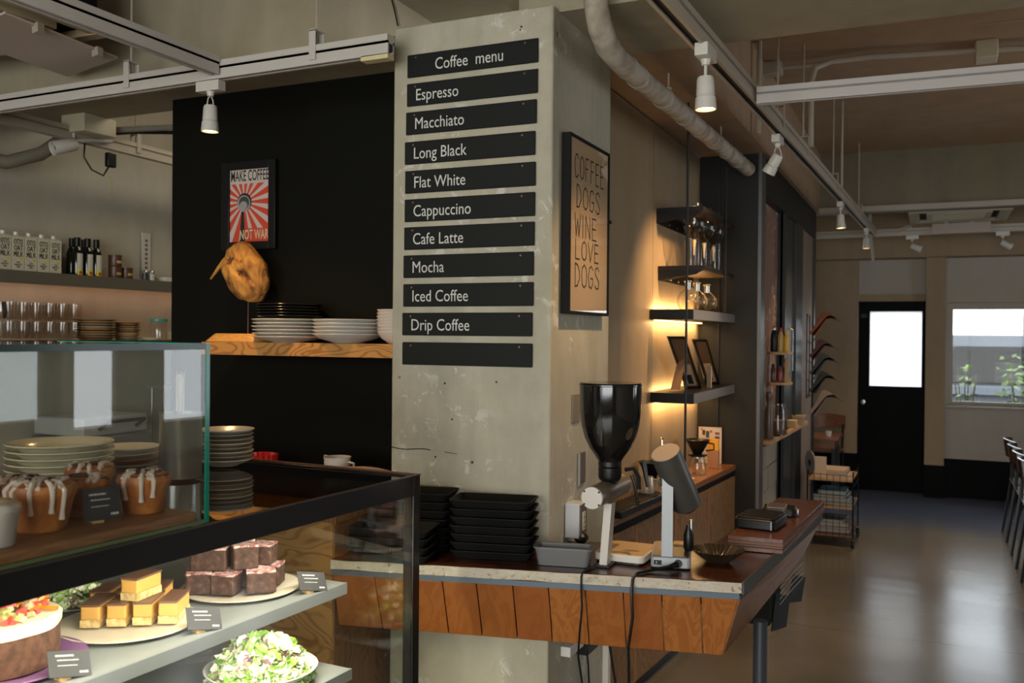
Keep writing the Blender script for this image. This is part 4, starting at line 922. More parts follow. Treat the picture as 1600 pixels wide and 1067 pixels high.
single('dripper_stand', MB().lathe([(.055, 0), (.058, .004), (.03, .012), (.028, .07), (.05, .074), (.05, .078), (0, .078)], 24), mat('beige_stand', (.42, .33, .22), .5), 'beige stand carrying the black dripper between the grinders', 'stand', loc=(-1.225, 4.35, .832), smooth=True)
t = thing('water_tap', 'slim chrome tap standing on the back counter', 'tap', (-1.22, 4.50, .832))
MB().tube([(0, 0, 0), (0, 0, .22), (.004, -.01, .245), (.012, -.03, .262), (.018, -.05, .25), (.018, -.052, .225)], .007, 10).build('spout', K['chrome'], t, smooth=True)
MB().lathe([(.02, 0), (.02, .01), (.011, .02), (.010, .05), (0, .05)], 16).build('base', K['chrome'], t, smooth=True)
MB().tube([(.01, 0, .04), (.04, -.01, .055)], .004, 8).build('lever', K['chrome'], t, smooth=True)
single('saucer', MB().lathe([(0, 0), (.035, .001), (.052, .012), (.053, .014), (.034, .005), (0, .004)], 28), mat('white_rim_saucer', (.5, .42, .32), .3), 'small pale saucer on the back counter behind the tilted grinder', 'saucer', loc=(-1.19, 4.87, .832), smooth=True)
t = thing('drip_tray', 'long black drip tray on the back counter behind the hopper grinder', 'tray', (-1.21, 4.02, .832), -.08)
MB().box(-.06, .06, -.30, .28, 0, .03).build('tray', K['black'], t, bevel=.004)
b = MB()
for k in range(14): b.box(-.05, .05, -.28+k*.04, -.262+k*.04, .030, .034)
tag(b.build('grate', K['blackmetal'], t), None, kind='stuff')
t = thing('steel_pitcher', 'pale milk pitcher behind the lever of the hopper grinder', 'jug', (-1.21, 4.22, .866))
MB().lathe([(0, 0), (.036, 0), (.038, .01), (.034, .05), (.030, .075), (.028, .075), (.032, .05), (.036, .012), (0, .006)], 24).build('body', mat('satin_pitcher', (.55, .48, .38), .3, .5), t, smooth=True)
MB().tube([(.03, 0, .065), (.056, 0, .06), (.056, 0, .025), (.036, 0, .015)], .004, 6).build('handle', K['steel'], t, smooth=True)

# ================================================================== BLACK WALL: SHELF, PLATES, ORNAMENT, POSTER
t = thing('wall_shelf', 'thick plywood shelf on the black wall carrying the plates', 'shelf', (-2.3, 3.16, 1.508))
MB().box(-2.83, -1.775, 3.035, 3.289, 1.508, 1.562).build('board', K['shelfwood'], t, world=True, bevel=.002)
single('serving_board', MB().prism(rounded(-.165, .14, -.07, .085, .05, 8), 0, .036, rounded(-.125, .11, -.045, .06, .04, 8)), K['boardwood'], 'thick golden wooden board with sloping edges at the left end of the shelf', 'board', loc=(-2.705, 3.14, 1.562), bevel=.004)
t = thing('driftwood_ornament', 'ochre driftwood knot mounted on a thin rod above the wooden board', 'ornament', (-2.69, 3.15, 1.598))
MB().cyl((-2.690, 3.165, 1.598), (-2.688, 3.165, 1.80), .0024, n=6).build('rod', mat('rusty_rod', (.12, .04, .02), .6), t, world=True)
M = Matrix.Rotation(radians(-28), 4, 'Y')
bm = bmesh.new(); bmesh.ops.create_icosphere(bm, subdivisions=5, radius=1); deep = {}
for v in bm.verts:
    p_ = v.co.copy()
    k = 1+.09*noise.noise(p_*1.2+Vector((4, 2, 7)))+.05*noise.noise(p_*3.1)+.02*noise.noise(p_*9)
    dep = 0
    # hollows and a long groove on the side facing the room
    if p_.y < .15:
        for (hx, hz, rx_, rz_, hd) in ((-.28, .62, .30, .15, .42), (-.02, .50, .22, .13, .30), (.10, .05, .22, .16, .20), (.42, -.35, .12, .28, .42), (.22, -.15, .16, .14, .38), (.45, .30, .10, .38, .22), (-.45, -.2, .08, .3, .10)):
            wob_ = 1+.5*noise.noise(p_*5+Vector((hx*9, 0, hz*9)))
            g_ = math.exp(-(((p_.x-hx)/rx_)**2+((p_.z-hz)/rz_)**2)*1.3*wob_); dep += hd*g_
    k -= dep; deep[v.index] = dep
    k += .018*sin(p_.x*9+p_.z*4+2*noise.noise(p_*2))
    v.co = M @ Vector((p_.x*.100*k, p_.y*.080*k, p_.z*.138*k))
mb = MB(); mb.add([v.co+Vector((-2.692, 3.155, 1.858)) for v in bm.verts], [tuple(x.index for x in f.verts) for f in bm.faces])
mb.mi = [1 if sum(deep[x.index] for x in f.verts)/3 > .19 else 0 for f in bm.faces]; bm.free()
mb.build('knot', [K['drift'], mat('driftwood_hollow', (.13, .05, .012), .85)], t, world=True, smooth=True)
MB().tube([(-2.775, 3.15, 1.93), (-2.80, 3.145, 1.915), (-2.83, 3.14, 1.885), (-2.872, 3.135, 1.835)], .008, 8, [.018, .014, .009, .004]).build('branch_stub', K['drift'], t, world=True, smooth=True)

def plate_mb(r, h=.020, foot=.55, n=40, th=.004):
    return MB().lathe([(0, 0), (r*foot, 0), (r*foot+.003, .003), (r*.80, h*.45), (r, h-.003), (r+.0006, h-.001), (r, h), (r-.004, h-.001), (r*.8, h*.45+th), (r*foot, .003+th*.4), (0, .003)], n)
def stack(name, label_fn, cat, group, mb, m, loc, n, pitch, jitter=.002, mats=None):
    me = None; out = []
    for k in range(n):
        if me is None: o = mb.build(name, m, smooth=True); me = o.data
        else: o = bpy.data.objects.new(name, me); COL.objects.link(o)
        if mats:
            o2 = mats[k % len(mats)]
            if k: o.data = me.copy()
            o.data.materials.clear(); o.data.materials.append(o2)
        o.location = (loc[0]+R.uniform(-jitter, jitter), loc[1]+R.uniform(-jitter, jitter), loc[2]+.0006+k*pitch)
        tag(o, label_fn(k, n), cat, group); out.append(o)
    return out
def ordl(what):
    def f(k, n):
        if k == 0: return 'lowest '+what
        if k == n-1: return 'topmost '+what
        return ORDN[k]+' from the bottom, '+what
    return f
ORDN = ['first', 'second', 'third', 'fourth', 'fifth', 'sixth', 'seventh', 'eighth', 'ninth', 'tenth', 'eleventh', 'twelfth', 'thirteenth']
stack('dinner_plate', ordl('white plate of the tall stack under the black plates'), 'plate', 'white plates under the black plates on the wall shelf', plate_mb(.150, .026, .45), K['white'], (-2.452, 3.14+.0, 1.562), 6, .0142)
stack('black_plate', ordl('black plate of the tall stack on the wall shelf'), 'plate', 'black plates on the wall shelf', plate_mb(.138, .02, .55), K['blackplate'], (-2.447, 3.14, 1.562+6*.0142+.007), 5, .0118)
stack('shallow_bowl', ordl('white shallow bowl of the middle stack on the wall shelf'), 'bowl', 'white shallow bowls on the wall shelf', plate_mb(.144, .038, .42, th=.005), K['white'], (-2.155, 3.142, 1.562), 5, .0145)
stack('small_bowl', ordl('small white bowl of the stack cut off by the pillar'), 'bowl', 'small bowls beside the pillar on the wall shelf', plate_mb(.074, .048, .38, th=.005), mat('offwhite_bowl', (.60, .53, .46), .3), (-1.93, 3.14, 1.562), 8, .0125)

t = thing('framed_poster', 'black-framed red and white poster lettered MAKE COFFEE NOT WAR', 'picture', (-2.78, 3.28, 1.975))
x0, x1, z0, z1 = -2.932, -2.628, 1.972, 2.368
MB().box(x0, x0+.045, 3.262, 3.289, z0, z1).box(x1-.038, x1, 3.262, 3.289, z0, z1).box(x0+.045, x1-.038, 3.262, 3.289, z0, z0+.036).box(x0+.045, x1-.038, 3.262, 3.289, z1-.037, z1).build('frame', mat('black_frame', (.006, .006, .006), .4, spec=.3), t, world=True, bevel=.002)
px0, px1, pz0, pz1 = x0+.045, x1-.038, z0+.036, z1-.037
MB().box(px0, px1, 3.272, 3.285, pz0, pz1).build('poster', mat('poster_red', (.60, .055, .02), .6), t, world=True)
Mp = frame((px0, 3.272, pz0), (1, 0, 0), (0, 0, 1)); W_, H_ = px1-px0, pz1-pz0
cream = mat('poster_cream', (.56, .47, .42), .6)
cx, cz = W_*.37, H_*.55; H2 = H_*.805
b = MB()
def edge_pt(a):
    dx, dy = cos(a), sin(a); ts = []
    if dx > 1e-6: ts.append((W_-cx)/dx)
    if dx < -1e-6: ts.append(-cx/dx)
    if dy > 1e-6: ts.append((H2-cz)/dy)
    if dy < -1e-6: ts.append(-cz/dy)
    q_ = min(ts); return (cx+dx*q_, cz+dy*q_)
NR = 17
for k in range(NR):
    a0 = 2*pi*k/NR+.1; a1 = a0+2*pi/NR*.46
    p0, p1 = edge_pt(a0), edge_pt(a1); pl = [(cx, cz), p0]
    for c_ in ((0, 0), (W_, 0), (W_, H2), (0, H2)):
        ca = atan2(c_[1]-cz, c_[0]-cx) % (2*pi)
        if a0 % (2*pi) < ca < a1 % (2*pi): pl.append(c_)
    pl.append(p1); b.add([Mp @ Vector((x, y, .0006)) for x, y in pl], [tuple(range(len(pl)))])
tag(b.build('sun_rays', cream, t, world=True, fix=False), None, kind='stuff')
MB().add([Mp @ Vector(p) for p in ((0, H2, .0008), (W_, H2, .0008), (W_, H_, .0008), (0, H_, .0008))], [(0, 1, 2, 3)]).build('title_band', cream, t, world=True, fix=False)
inkp = mat('poster_ink', (.012, .012, .012), .6)
text('MAKE COFFEE', .068, inkp, t, Mp @ Matrix.Translation((W_*.5, H_*.845, .0012)), xs=.495, align='CENTER', ext=0, bold=.0010, name='title_lettering')
def disc(r, z, n=28, sx=1.0, cxx=0, czz=0): return [Mp @ Vector((cx+cxx+r*sx*cos(2*pi*i/n), cz+czz+r*sin(2*pi*i/n), z)) for i in range(n)]
MB().add(disc(.041, .0012), [tuple(range(28))]).build('filter_shadow', inkp, t, world=True, fix=False)
MB().add(disc(.037, .0015, cxx=-.003, czz=-.006), [tuple(range(28))]).build('filter_rim', mat('poster_grey', (.32, .31, .28), .6), t, world=True, fix=False)
MB().add(disc(.029, .0018, cxx=-.001, czz=-.003), [tuple(range(28))]).build('filter_bowl', mat('poster_dark_grey', (.05, .05, .045), .6), t, world=True, fix=False)
MB().add(disc(.018, .0021, sx=1.2, cxx=-.004, czz=-.014), [tuple(range(28))]).build('filter_coffee', bpy.data.materials['poster_grey'], t, world=True, fix=False)
hx = cx-.012
MB().add([Mp @ Vector(p) for p in ((hx-.014, 0, .0013), (hx+.016, 0, .0013), (hx+.011, cz-.04, .0013), (hx-.004, cz-.04, .0013))], [(0, 1, 2, 3)]).build('handle_print', inkp, t, world=True, fix=False)
MB().add([Mp @ Vector(p) for p in ((cx+.012, 0, .0010), (W_, 0, .0010), (W_, .060, .0010), (cx+.012, .060, .0010))], [(0, 1, 2, 3)]).build('lower_band', bpy.data.materials['poster_red'], t, world=True, fix=False)
text('NOT WAR', .060, mat('poster_yellow', (.62, .50, .30), .6), t, Mp @ Matrix.Translation((W_*.985, .012, .0015)), xs=.56, align='RIGHT', ext=0, bold=.0012, name='lower_lettering')

# staff-side plywood unit behind the pastry case with odds and ends on it
t = thing('plywood_unit', 'plywood staff-side cupboard below the black wall seen through the pastry case', 'cupboard', (-2.5, 2.9, 0))
pw = wood('yellow_plywood', (.44, .23, .07), (.24, .10, .025), 'X', 3.0, .5, True)
for i, (a, c) in enumerate(((-3.22, -2.60), (-2.595, -2.13), (-2.125, -1.80))):
    MB().box(a, c, 2.54, 2.556, .08, .975).build('door_panel', pw, t, world=True, bevel=.001)
MB().box(-3.22, -1.80, 2.556, 3.289, .0, .975).build('carcass', K['plydark'], t, world=True)
MB().box(-3.23, -1.772, 2.52, 3.289, .977, 1.0).build('worktop', K['plydark'], t, world=True, bevel=.001)
t = thing('measuring_cup', 'white measuring cup with a pouring lip against the black wall', 'cup', (-2.14, 3.05, 1.001))
MB().lathe([(0, 0), (.045, 0), (.050, .004), (.053, .105), (.055, .112), (.051, .112), (.047, .006), (0, .006)], 28).build('body', K['white'], t, smooth=True)
MB().add([(-.045, -.014, .112), (-.045, .014, .112), (-.066, 0, .116), (-.050, 0, .085)], [(0, 2, 3), (1, 3, 2), (0, 1, 2), (0, 3, 1)]).build('lip', K['white'], t)
MB().tube([(.05, 0, .095), (.078, 0, .09), (.078, 0, .05), (.05, 0, .04)], .005, 6).build('handle', K['white'], t, smooth=True)
fl2 = lambda k, z: .05*(1 if k % 2 else -1)
single('red_basket', MB().lathe([(0, 0), (.055, 0), (.07, .098), (.066, .098), (.052, .005), (0, .005)], 40, flute=fl2), mat('red_plastic', (.45, .01, .008), .4), 'small ribbed red basket against the black wall', 'basket', loc=(-2.53, 3.06, 1.001))
single('black_pouch', MB().prism(rounded(-.09, .09, -.05, .05, .02), 0, .10), K['black'], 'black box left of the red basket', 'box', loc=(-2.72, 3.06, 1.001), bevel=.008)
t = thing('round_tray', 'round pale tray leaning on the pillar beside the plywood unit', 'tray', (-1.84, 3.1, 1.001))
Mt = Matrix.Translation((-1.795, 3.02, 1.10)) @ Matrix.Rotation(radians(82), 4, 'Y')
MB().lathe([(0, 0), (.085, 0), (.095, .008), (.093, .009), (.084, .003), (0, .003)], 40, M=Mt).build('dish', mat('beige_tray', (.45, .36, .25), .4), t, world=True, smooth=True)
single('paper_bag', MB().blob((0, 0, .05), .13, .09, .05, 3, .2, 3), mat('pale_cloth', (.38, .30, .26), .8), 'pale crumpled cloth beside the leaning tray', 'cloth', loc=(-1.95, 2.95, 1.001), smooth=True)

# ================================================================== PASTRY CASE
case = thing('pastry_case', 'black-framed refrigerated glass display case for cakes and salads', 'display case', (-1.321, 2.288, 0), radians(-3))
CW, CL = 1.02, 2.35
Bk = mat('case_black', (.006, .006, .006), .22, spec=.5)
def cb(*a): return MB().box(*a)
cb(-.034, 0, -.034, 0, .30, 1.200).build('corner_post', Bk, case, bevel=.002)
cb(-CW, -CW+.03, -.03, 0, .30, 1.200).build('rear_post', Bk, case)
cb(-.022, 0, -CL, -.034, 1.145, 1.200).build('front_top_rail', Bk, case, bevel=.0015)
cb(-CW+.03, -.034, -.022, 0, 1.168, 1.200).build('end_top_rail', Bk, case, bevel=.0015)
cb(-CW, .0, -.004, .0015, 1.2, 1.2035).build('copper_edge', mat('copper_brown_edge', (.22, .10, .06), .4, .4), case)
cb(-.007, .0015, -CL, .0, 1.2, 1.2025).build('front_edge', mat('dark_edge', (.03, .02, .018), .3), case)
cb(-CW, -CW+.03, -CL, 0, 1.155, 1.20).build('rear_top_rail', Bk, case)
cb(-CW, 0, -CL, 0, .0, .30).build('base', Bk, case)
cb(-CW+.02, -.02, -CL, -.02, .30, .306).build('deck', K['greyplate'], case)
cb(-.008, -.002, -CL, -.034, .30, 1.145).build('front_glass', K['glass'], case)
cb(-CW+.03, -.034, -.010, -.004, .30, 1.168).build('end_glass', K['glass'], case)
cb(-CW+.0, -.022, -CL, -.022, 1.190, 1.196).build('top_glass', glass('smoked_top_glass', (.42, .42, .40), refl=1.5), case)
cb(-CW, -CW+.012, -CL, -.03, .30, 1.155).build('rear_door', mat('dark_rear_door', (.03, .026, .02), .25), case)
sg = mat('grey_green_shelf', (.20, .215, .20), .42)
for z, y1 in ((.90, -.125), (.65, -.10)):
    s_ = cb(-.80, -.165, -CL, y1, z-.012, z)
    s_.build('shelf', sg, case)
    cb(-.168, -.160, -CL, y1, z-.030, z+.001).build('shelf_lip', mat('shelf_lip_grey', (.17, .185, .18), .45) if z > .8 else bpy.data.materials['shelf_lip_grey'], case)
    cb(-.235, -.205, -CL, y1-.03, z-.040, z-.012).build('shelf_rib', sg, case)
    cb(-.80, -.79, -CL, y1, z-.03, z+.012).build('rear_lip', K['alu'], case)
    cb(-.202, -.19, -CL, y1-.03, z-.018, z-.0125).build('led_strip', K['ledw'], case)
cb(-.045, -.026, -CL, -.06, 1.150, 1.158).build('led_strip', K['ledw'], case)
def case_area(name, lx, ly0, ly1, z, tilt, power):
    Mx = Matrix.Translation(case.location) @ case.rotation_euler.to_matrix().to_4x4()
    o = area(name, (0, 0, 0), (0, 0, -1), ly1-ly0, .02, power, (1.0, .92, .76))
    o.matrix_world = Mx @ Matrix.Translation((lx, (ly0+ly1)/2, z)) @ Euler((radians(tilt), 0, pi/2)).to_matrix().to_4x4()
case_area('case_top_light', -.05, -1.9, -.1, 1.146, 22, 15)
case_area('case_shelf_light', -.188, -1.9, -.15, .866, 14, 11)
case_area('case_low_light', -.188, -1.9, -.15, .616, 12, 4)

# ---- food on the upper shelf (z .90)
ZS = .901
def oplate(label, c, r, m, z=ZS, grp=None):
    return single('serving_plate', plate_mb(r, .012, .7, 48), m, label, 'plate', grp, loc=(c[0], c[1], z), smooth=True)
oplate('speckled cream plate under the brownies', (-1.705, 1.985), .158, K['speck'])
oplate('speckled cream plate under the caramel slices', (-1.735, 1.625), .160, K['speck'])
oplate('purple plate under the layered cake', (-1.76, 1.315), .165, mat('purple_plate', (.22, .10, .22), .35))
oplate('pale plate under the green salad behind the caramel slices', (-2.00, 1.69), .10, K['greyplate'])
brm = mat('brownie', (.095, .038, .022), .75); v = coords(brm); setc(brm, ramp(brm, noisy(brm, v, 60, 5), [(.35, (.035, .014, .008)), (.6, (.075, .035, .021)), (.72, (.13, .07, .045))])); bump(brm, noisy(brm, v, 90, 4), .6, .003)
top_m = mat('pink_sugar_crust', (.5, .3, .26), .7); v = coords(top_m); setc(top_m, ramp(top_m, noisy(top_m, v, 55, 5, .7), [(.34, (.12, .04, .03)), (.46, (.34, .12, .11)), (.56, (.66, .52, .46)), (.70, (.40, .06, .07))])); bump(top_m, noisy(top_m, v, 80, 4), .6, .003)
def rough_block(sx, sy, sz, seed, amp=.0022, nseg=5):
    bm = bmesh.new(); bmesh.ops.create_cube(bm, size=1); bmesh.ops.subdivide_edges(bm, edges=bm.edges, cuts=nseg, use_grid_fill=True)
    vs_ = []
    for v in bm.verts:
        p = Vector((v.co.x*sx, v.co.y*sy, (v.co.z+.5)*sz)); n_ = noise.noise_vector(p*60+Vector((seed*5, seed, 3)))
        vs_.append(p+n_*amp if v.co.z > -.49 else p+Vector((n_.x, n_.y, 0))*amp)
    fs = [tuple(x.index for x in f.verts) for f in bm.faces]; bm.free(); return MB().add(vs_, fs)
def brownie(label, loc, rz, seed, s=(.068, .062, .054), rot=None):
    t = thing('brownie', label, 'brownie', loc, rz, 'brownies piled on the plate')
    if rot: t.rotation_euler = rot
    rough_block(*s, seed).build('cake', brm, t, bevel=.004)
    m_ = rough_block(s[0]*.98, s[1]*.98, .006, seed+9, .0025); m_.v = [(a, b_, c+s[2]-.003) for a, b_, c in m_.v]
    m_.build('sugar_crust', top_m, t)
    return t
zb = ZS+.010
ang = radians(28)
ux = Vector((cos(ang), sin(ang), 0)); uy = Vector((-sin(ang), cos(ang), 0))
def bp_(i, j, z): 
    p = Vector((-1.705, 1.975, 0))+ux*i*.073+uy*j*.067; return (p.x, p.y, z)
brownie('brownie at the left end of the front bottom row', bp_(-1.25, -.75, zb), ang+.22, 1, (.066, .062, .055))
brownie('brownie in the middle of the front bottom row', bp_(-.25, -.85, zb), ang-.18, 2, (.064, .060, .053))
brownie('brownie at the right end of the front bottom row behind the price card', bp_(.92, -.55, zb), ang+.25, 3, (.078, .066, .056))
brownie('brownie at the left of the rear bottom row', bp_(-1.05, .3, zb), ang, 4)
brownie('brownie in the middle of the rear bottom row', bp_(0, .25, zb), ang+.1, 5)
brownie('brownie at the right of the rear bottom row', bp_(1.05, .55, zb), ang-.1, 6)
z2 = zb+.058
brownie('large brownie at the left of the upper row', bp_(-.92, -.45, z2), ang+.02, 7, (.094, .066, .058))
brownie('brownie in the middle of the upper row with a pocked side', bp_(.25, -.25, z2), ang+.38, 8, (.066, .066, .062))
brownie('brownie at the right of the upper row', bp_(.85, .35, z2+.002), ang-.15, 9, (.060, .06, .052))
brownie('brownie tilted on top of the pile', bp_(.05, .55, z2+.020), ang, 10, (.060, .058, .050), Euler((radians(16), radians(-12), ang+.5)))
# caramel slices
cm = mat('caramel', (.62, .34, .08), .5); cm2 = mat('shortbread', (.60, .43, .17), .8); cm3 = mat('milk_chocolate_top', (.15, .075, .045), .4)
bump(cm2, noisy(cm2, coords(cm2), 90, 4), .8, .003); setc(cm2, ramp(cm2, noisy(cm2, coords(cm2), 70, 4), [(.35, (.42, .26, .08)), (.6, (.66, .50, .22))]))
def cslice(label, loc, rz, seed, L=.105, W=.044):
    t = thing('caramel_slice', label, 'cake slice', loc, rz, 'caramel slices on the plate')
    rough_block(L, W, .018, seed, .0015).build('biscuit_base', cm2, t)
    m_ = rough_block(L*.99, W*.98, .033, seed+3, .0008); m_.v = [(a, b_, c+.017) for a, b_, c in m_.v]; m_.build('caramel_layer', cm, t, bevel=.003)
    m_ = rough_block(L*1.01, W*1.01, .005, seed+6, .0006); m_.v = [(a, b_, c+.0485) for a, b_, c in m_.v]; m_.build('chocolate_top', cm3, t, bevel=.001)
    return t
zc = ZS+.010; names = [('front', 'left'), ('front', 'second from the left'), ('front', 'third from the left'), ('front', 'right')]
for i in range(4):
    p = Vector((-1.80+i*.046, 1.595+i*.034, 0)); cslice('front-row caramel slice, '+('leftmost', 'second from left', 'third from left', 'rightmost behind the price card')[i], (p.x, p.y, zc), radians(118), i*2+1)
for i in range(3):
    p = Vector((-1.87+i*.05, 1.665+i*.036, 0)); cslice('rear-row caramel slice, '+('leftmost', 'middle one', 'rightmost')[i], (p.x+.005, p.y+.015, zc), radians(112+i*4), 20+i*3, .095)
cslice('caramel slice lying across the top of the others', (-1.725, 1.655, zc+.0545), radians(98), 40, .09, .046)
# green salad beyond the caramel slices and big salad on the lower shelf
def leaves(c, rx, ry, h, n, sz, cols, name, parent=None, seed=1):
    rr = random.Random(seed); b_ = MB()
    for k in range(n):
        a = rr.uniform(0, 2*pi); q_ = rr.random()**.5; x = rx*q_*cos(a); y = ry*q_*sin(a)
        z = h*(1-q_**2)*rr.uniform(.45, 1.05)
        E_ = Euler((rr.uniform(-1.1, 1.1), rr.uniform(-1.1, 1.1), rr.uniform(0, 6.28))).to_matrix()
        s = sz*rr.uniform(.5, 1.15); b_.cur = rr.choices(range(len(cols)), weights=[5, 4, 3, 1.4][:len(cols)])[0]
        n_ = 7; vs_ = [Vector((0, 0, 0))]
        for i in range(n_):
            t_ = 2*pi*i/n_; r_ = s*(.75+.25*(i % 2))*rr.uniform(.8, 1.1)
            vs_.append(Vector((r_*cos(t_), r_*sin(t_)*.8, s*.45*rr.uniform(-.2, 1))))
        b_.add([E_ @ v+Vector((c[0]+x, c[1]+y, c[2]+z)) for v in vs_], [(0, i+1, (i+1) % n_+1) for i in range(n_)])
    return b_
sal = [mat('salad_pale', (.60, .68, .40), .5), mat('salad_green', (.24, .46, .06), .5), mat('salad_cream', (.78, .78, .62), .45), mat('salad_purple', (.26, .13, .15), .5)]
o = leaves((-2.0, 1.69, ZS+.014), .085, .085, .045, 260, .018, sal, 'x', seed=4).build('green_salad', sal, fix=False); tag(o, 'green leafy salad on a plate behind the caramel slices', 'salad', kind='stuff')
t = thing('salad_dish', 'white dish piled with creamy broccoli and kale salad on the lower shelf', 'salad', (-1.655, 2.010, .651))
MB().lathe([(0, 0), (.105, 0), (.112, .004), (.150, .038), (.152, .042), (.148, .042), (.108, .008), (0, .006)], 48).build('dish', K['white'], t, smooth=True)
tag(leaves((0, 0, .016), .136, .136, .108, 1300, .025, sal, 'x', seed=9).build('leaves', sal, t, fix=False), None, kind='stuff')
b = MB(); 
for k in range(60):
    a = R.uniform(0, 6.28); q_ = R.random()**.5*.12; b.blob((q_*cos(a), q_*sin(a), .02+.075*(1-(q_/.12)**2)), .016, .016, .013, k, .4, 1)
tag(b.build('florets', sal[0], t, smooth=True), None, kind='stuff')
t = thing('serving_tongs', 'clear plastic tongs resting on the edge of the salad dish', 'tongs', (-1.79, 1.90, .715))
MB().box(-.09, .05, -.006, .006, .02, .03).box(-.09, .05, -.006, .006, .002, .010).build('arm', K['glassthin'], t); t.rotation_euler = (0, radians(-8), .5)
single('serving_plate', plate_mb(.14, .012, .7, 48), K['speck'], 'empty-looking cream plate at the left of the lower shelf', 'plate', None, loc=(-1.80, 1.55, .651), smooth=True)
# layered cake
t = thing('layer_cake', 'chocolate layer cake with cream and candied orange peel topping', 'cake', (-1.765, 1.300, ZS+.010))
cake = mat('chocolate_sponge', (.17, .075, .035), .85); setc(cake, ramp(cake, noisy(cake, coords(cake), 50, 4), [(.35, (.06, .024, .011)), (.62, (.115, .05, .025))])); bump(cake, noisy(cake, coords(cake), 70, 4), .5, .003)
MB().lathe([(0, 0), (.122, 0), (.125, .008), (.124, .078), (0, .078)], 48).build('sponge', cake, t, smooth=True)
crm = mat('whipped_cream', (.70, .66, .48), .5)
MB().lathe([(.117, .074), (.127, .077), (.128, .092), (.120, .100), (.06, .104), (0, .104)], 48, flute=lambda k, z: .018*sin(k*.9)).build('cream_layer', crm, t, smooth=True)
MB().blob((-.045, -.03, .112), .05, .05, .028, 4, .3, 3).build('cream_dollop', mat('white_cream', (.82, .80, .74), .4), t, smooth=True)
pe = [mat('orange_peel', (.80, .22, .02), .4), mat('pink_piece', (.62, .08, .06), .4), mat('pistachio', (.38, .38, .12), .6), mat('nut', (.55, .40, .22), .6)]
b = MB(); rr = random.Random(5)
for k in range(170):
    a = rr.uniform(0, 6.28); q_ = rr.random()**.5*.102; b.cur = rr.choices([0, 1, 2, 3], [4, 3, 4, 5])[0]
    Mx = Matrix.Translation((q_*cos(a), q_*sin(a), .108+rr.uniform(0, .03)*(1-q_/.13))) @ Euler((rr.uniform(-.7, .7), rr.uniform(-.7, .7), rr.uniform(0, 6))).to_matrix().to_4x4()
    s = rr.uniform(.005, .009)
    if b.cur == 0: b.box(-s*2.6, s*2.6, -s*.4, s*.4, -s*.35, s*.35, Mx)
    else: b.box(-s, s, -s*.8, s*.8, -s*.7, s*.7, Mx)
tag(b.build('topping', pe, t), None, kind='stuff')
# price cards
cardm = mat('charcoal_card', (.038, .038, .037), .55, spec=.2); cblk = mat('card_holder_wood', (.45, .29, .12), .6); chalk = mat('chalk_lines', (.45, .45, .43), .7)
def price_card(label, loc, rz, lean=38, w=.085, h=.055, dark=None, rl=-14):
    t = thing('price_card', label, 'price card', loc, rz)
    Mx = Matrix.Rotation(radians(90), 4, 'Z') @ Matrix.Rotation(radians(90-lean), 4, 'X')
    Mx = Matrix.Translation((0, 0, .006)) @ Mx @ Matrix.Rotation(radians(rl), 4, 'Z')
    MB().box(-w/2, w/2, 0, h, 0, .0015, Mx).build('card', dark or cardm, t)
    rs = random.Random(label)
    for (yy, x0_, x1_, th) in ((h*.78, -.32, .12, .0036), (h*.62, -.28, .22, .0022), (h*.42, -.28, .18, .0016), (h*.13, .22, .42, .0045)):
        b_ = MB(); x = x0_*w
        while x < x1_*w:
            l = rs.uniform(.0025, .006); b_.box(x, min(x+l, x1_*w), yy, yy+th, .0015, .0019, Mx); x += l+.0012
        tag(b_.build('written_line', chalk, t), None, kind='stuff')
    MB().box(-.03, -.004, -.018, .004, .0, .012).build('wooden_foot', cblk, t)
    return t
price_card('charcoal price card in front of the brownies', (-1.508, 2.045, ZS), radians(-15))
price_card('charcoal price card in front of the caramel slices', (-1.535, 1.665, ZS), radians(-15))
price_card('charcoal price card in front of the layer cake', (-1.565, 1.32, ZS), radians(-10))
price_card('charcoal price card in front of the salad dish on the lower shelf', (-1.545, 2.03, .651), radians(-15))

# ================================================================== GLASS BOX WITH PASTRIES ON THE CASE
gb = thing('glass_pastry_box', 'green-edged glass box full of buns standing on the pastry case', 'glass box', (-1.376, 1.499, 1.2035), radians(-3))
GH, GLn, GW = .374, 1.15, .46
cb(-.006, 0, -GLn, -.006, .006, GH-.006).build('front_pane', K['glass'], gb)
cb(-GW+.006, 0, -.006, 0, .0, GH-.006).build('end_pane', K['glass'], gb)
cb(-GW, -.0, -GLn, -.0, GH-.006, GH).build('top_pane', K['glass'], gb)
cb(-GW, -GW+.006, -GLn, -.006, .006, GH-.006).build('rear_pane', K['glass'], gb)
cb(-.0015, .0012, -.0095, .0012, 0, GH).build('corner_edge', K['glassgreen'], gb)
cb(.0, .0011, -GLn, -.0096, GH-.0125, GH+.0006).build('top_front_edge', K['glassdark'], gb)
cb(-GW, .0009, .0002, .0014, GH-.011, GH+.0006).build('top_end_edge', K['glassgreenl'], gb)
cb(-GW, .0006, -.016, .0006, GH-.0002, GH+.0008).build('top_corner_rim', K['glassgreenl'], gb)
cb(-.0075, .0009, -GLn, 0, -.0005, .006).build('bottom_front_edge', mat('olive_glass_edge', (.07, .11, .04), .3), gb)
cb(-GW, .0, -.0075, .0009, -.0005, .004).build('bottom_end_edge', K['glassgreen'], gb)
cb(-.40, -.012, -GLn+.02, -.022, .0012, .024).build('wooden_board', K['traywood'], gb, bevel=.002)
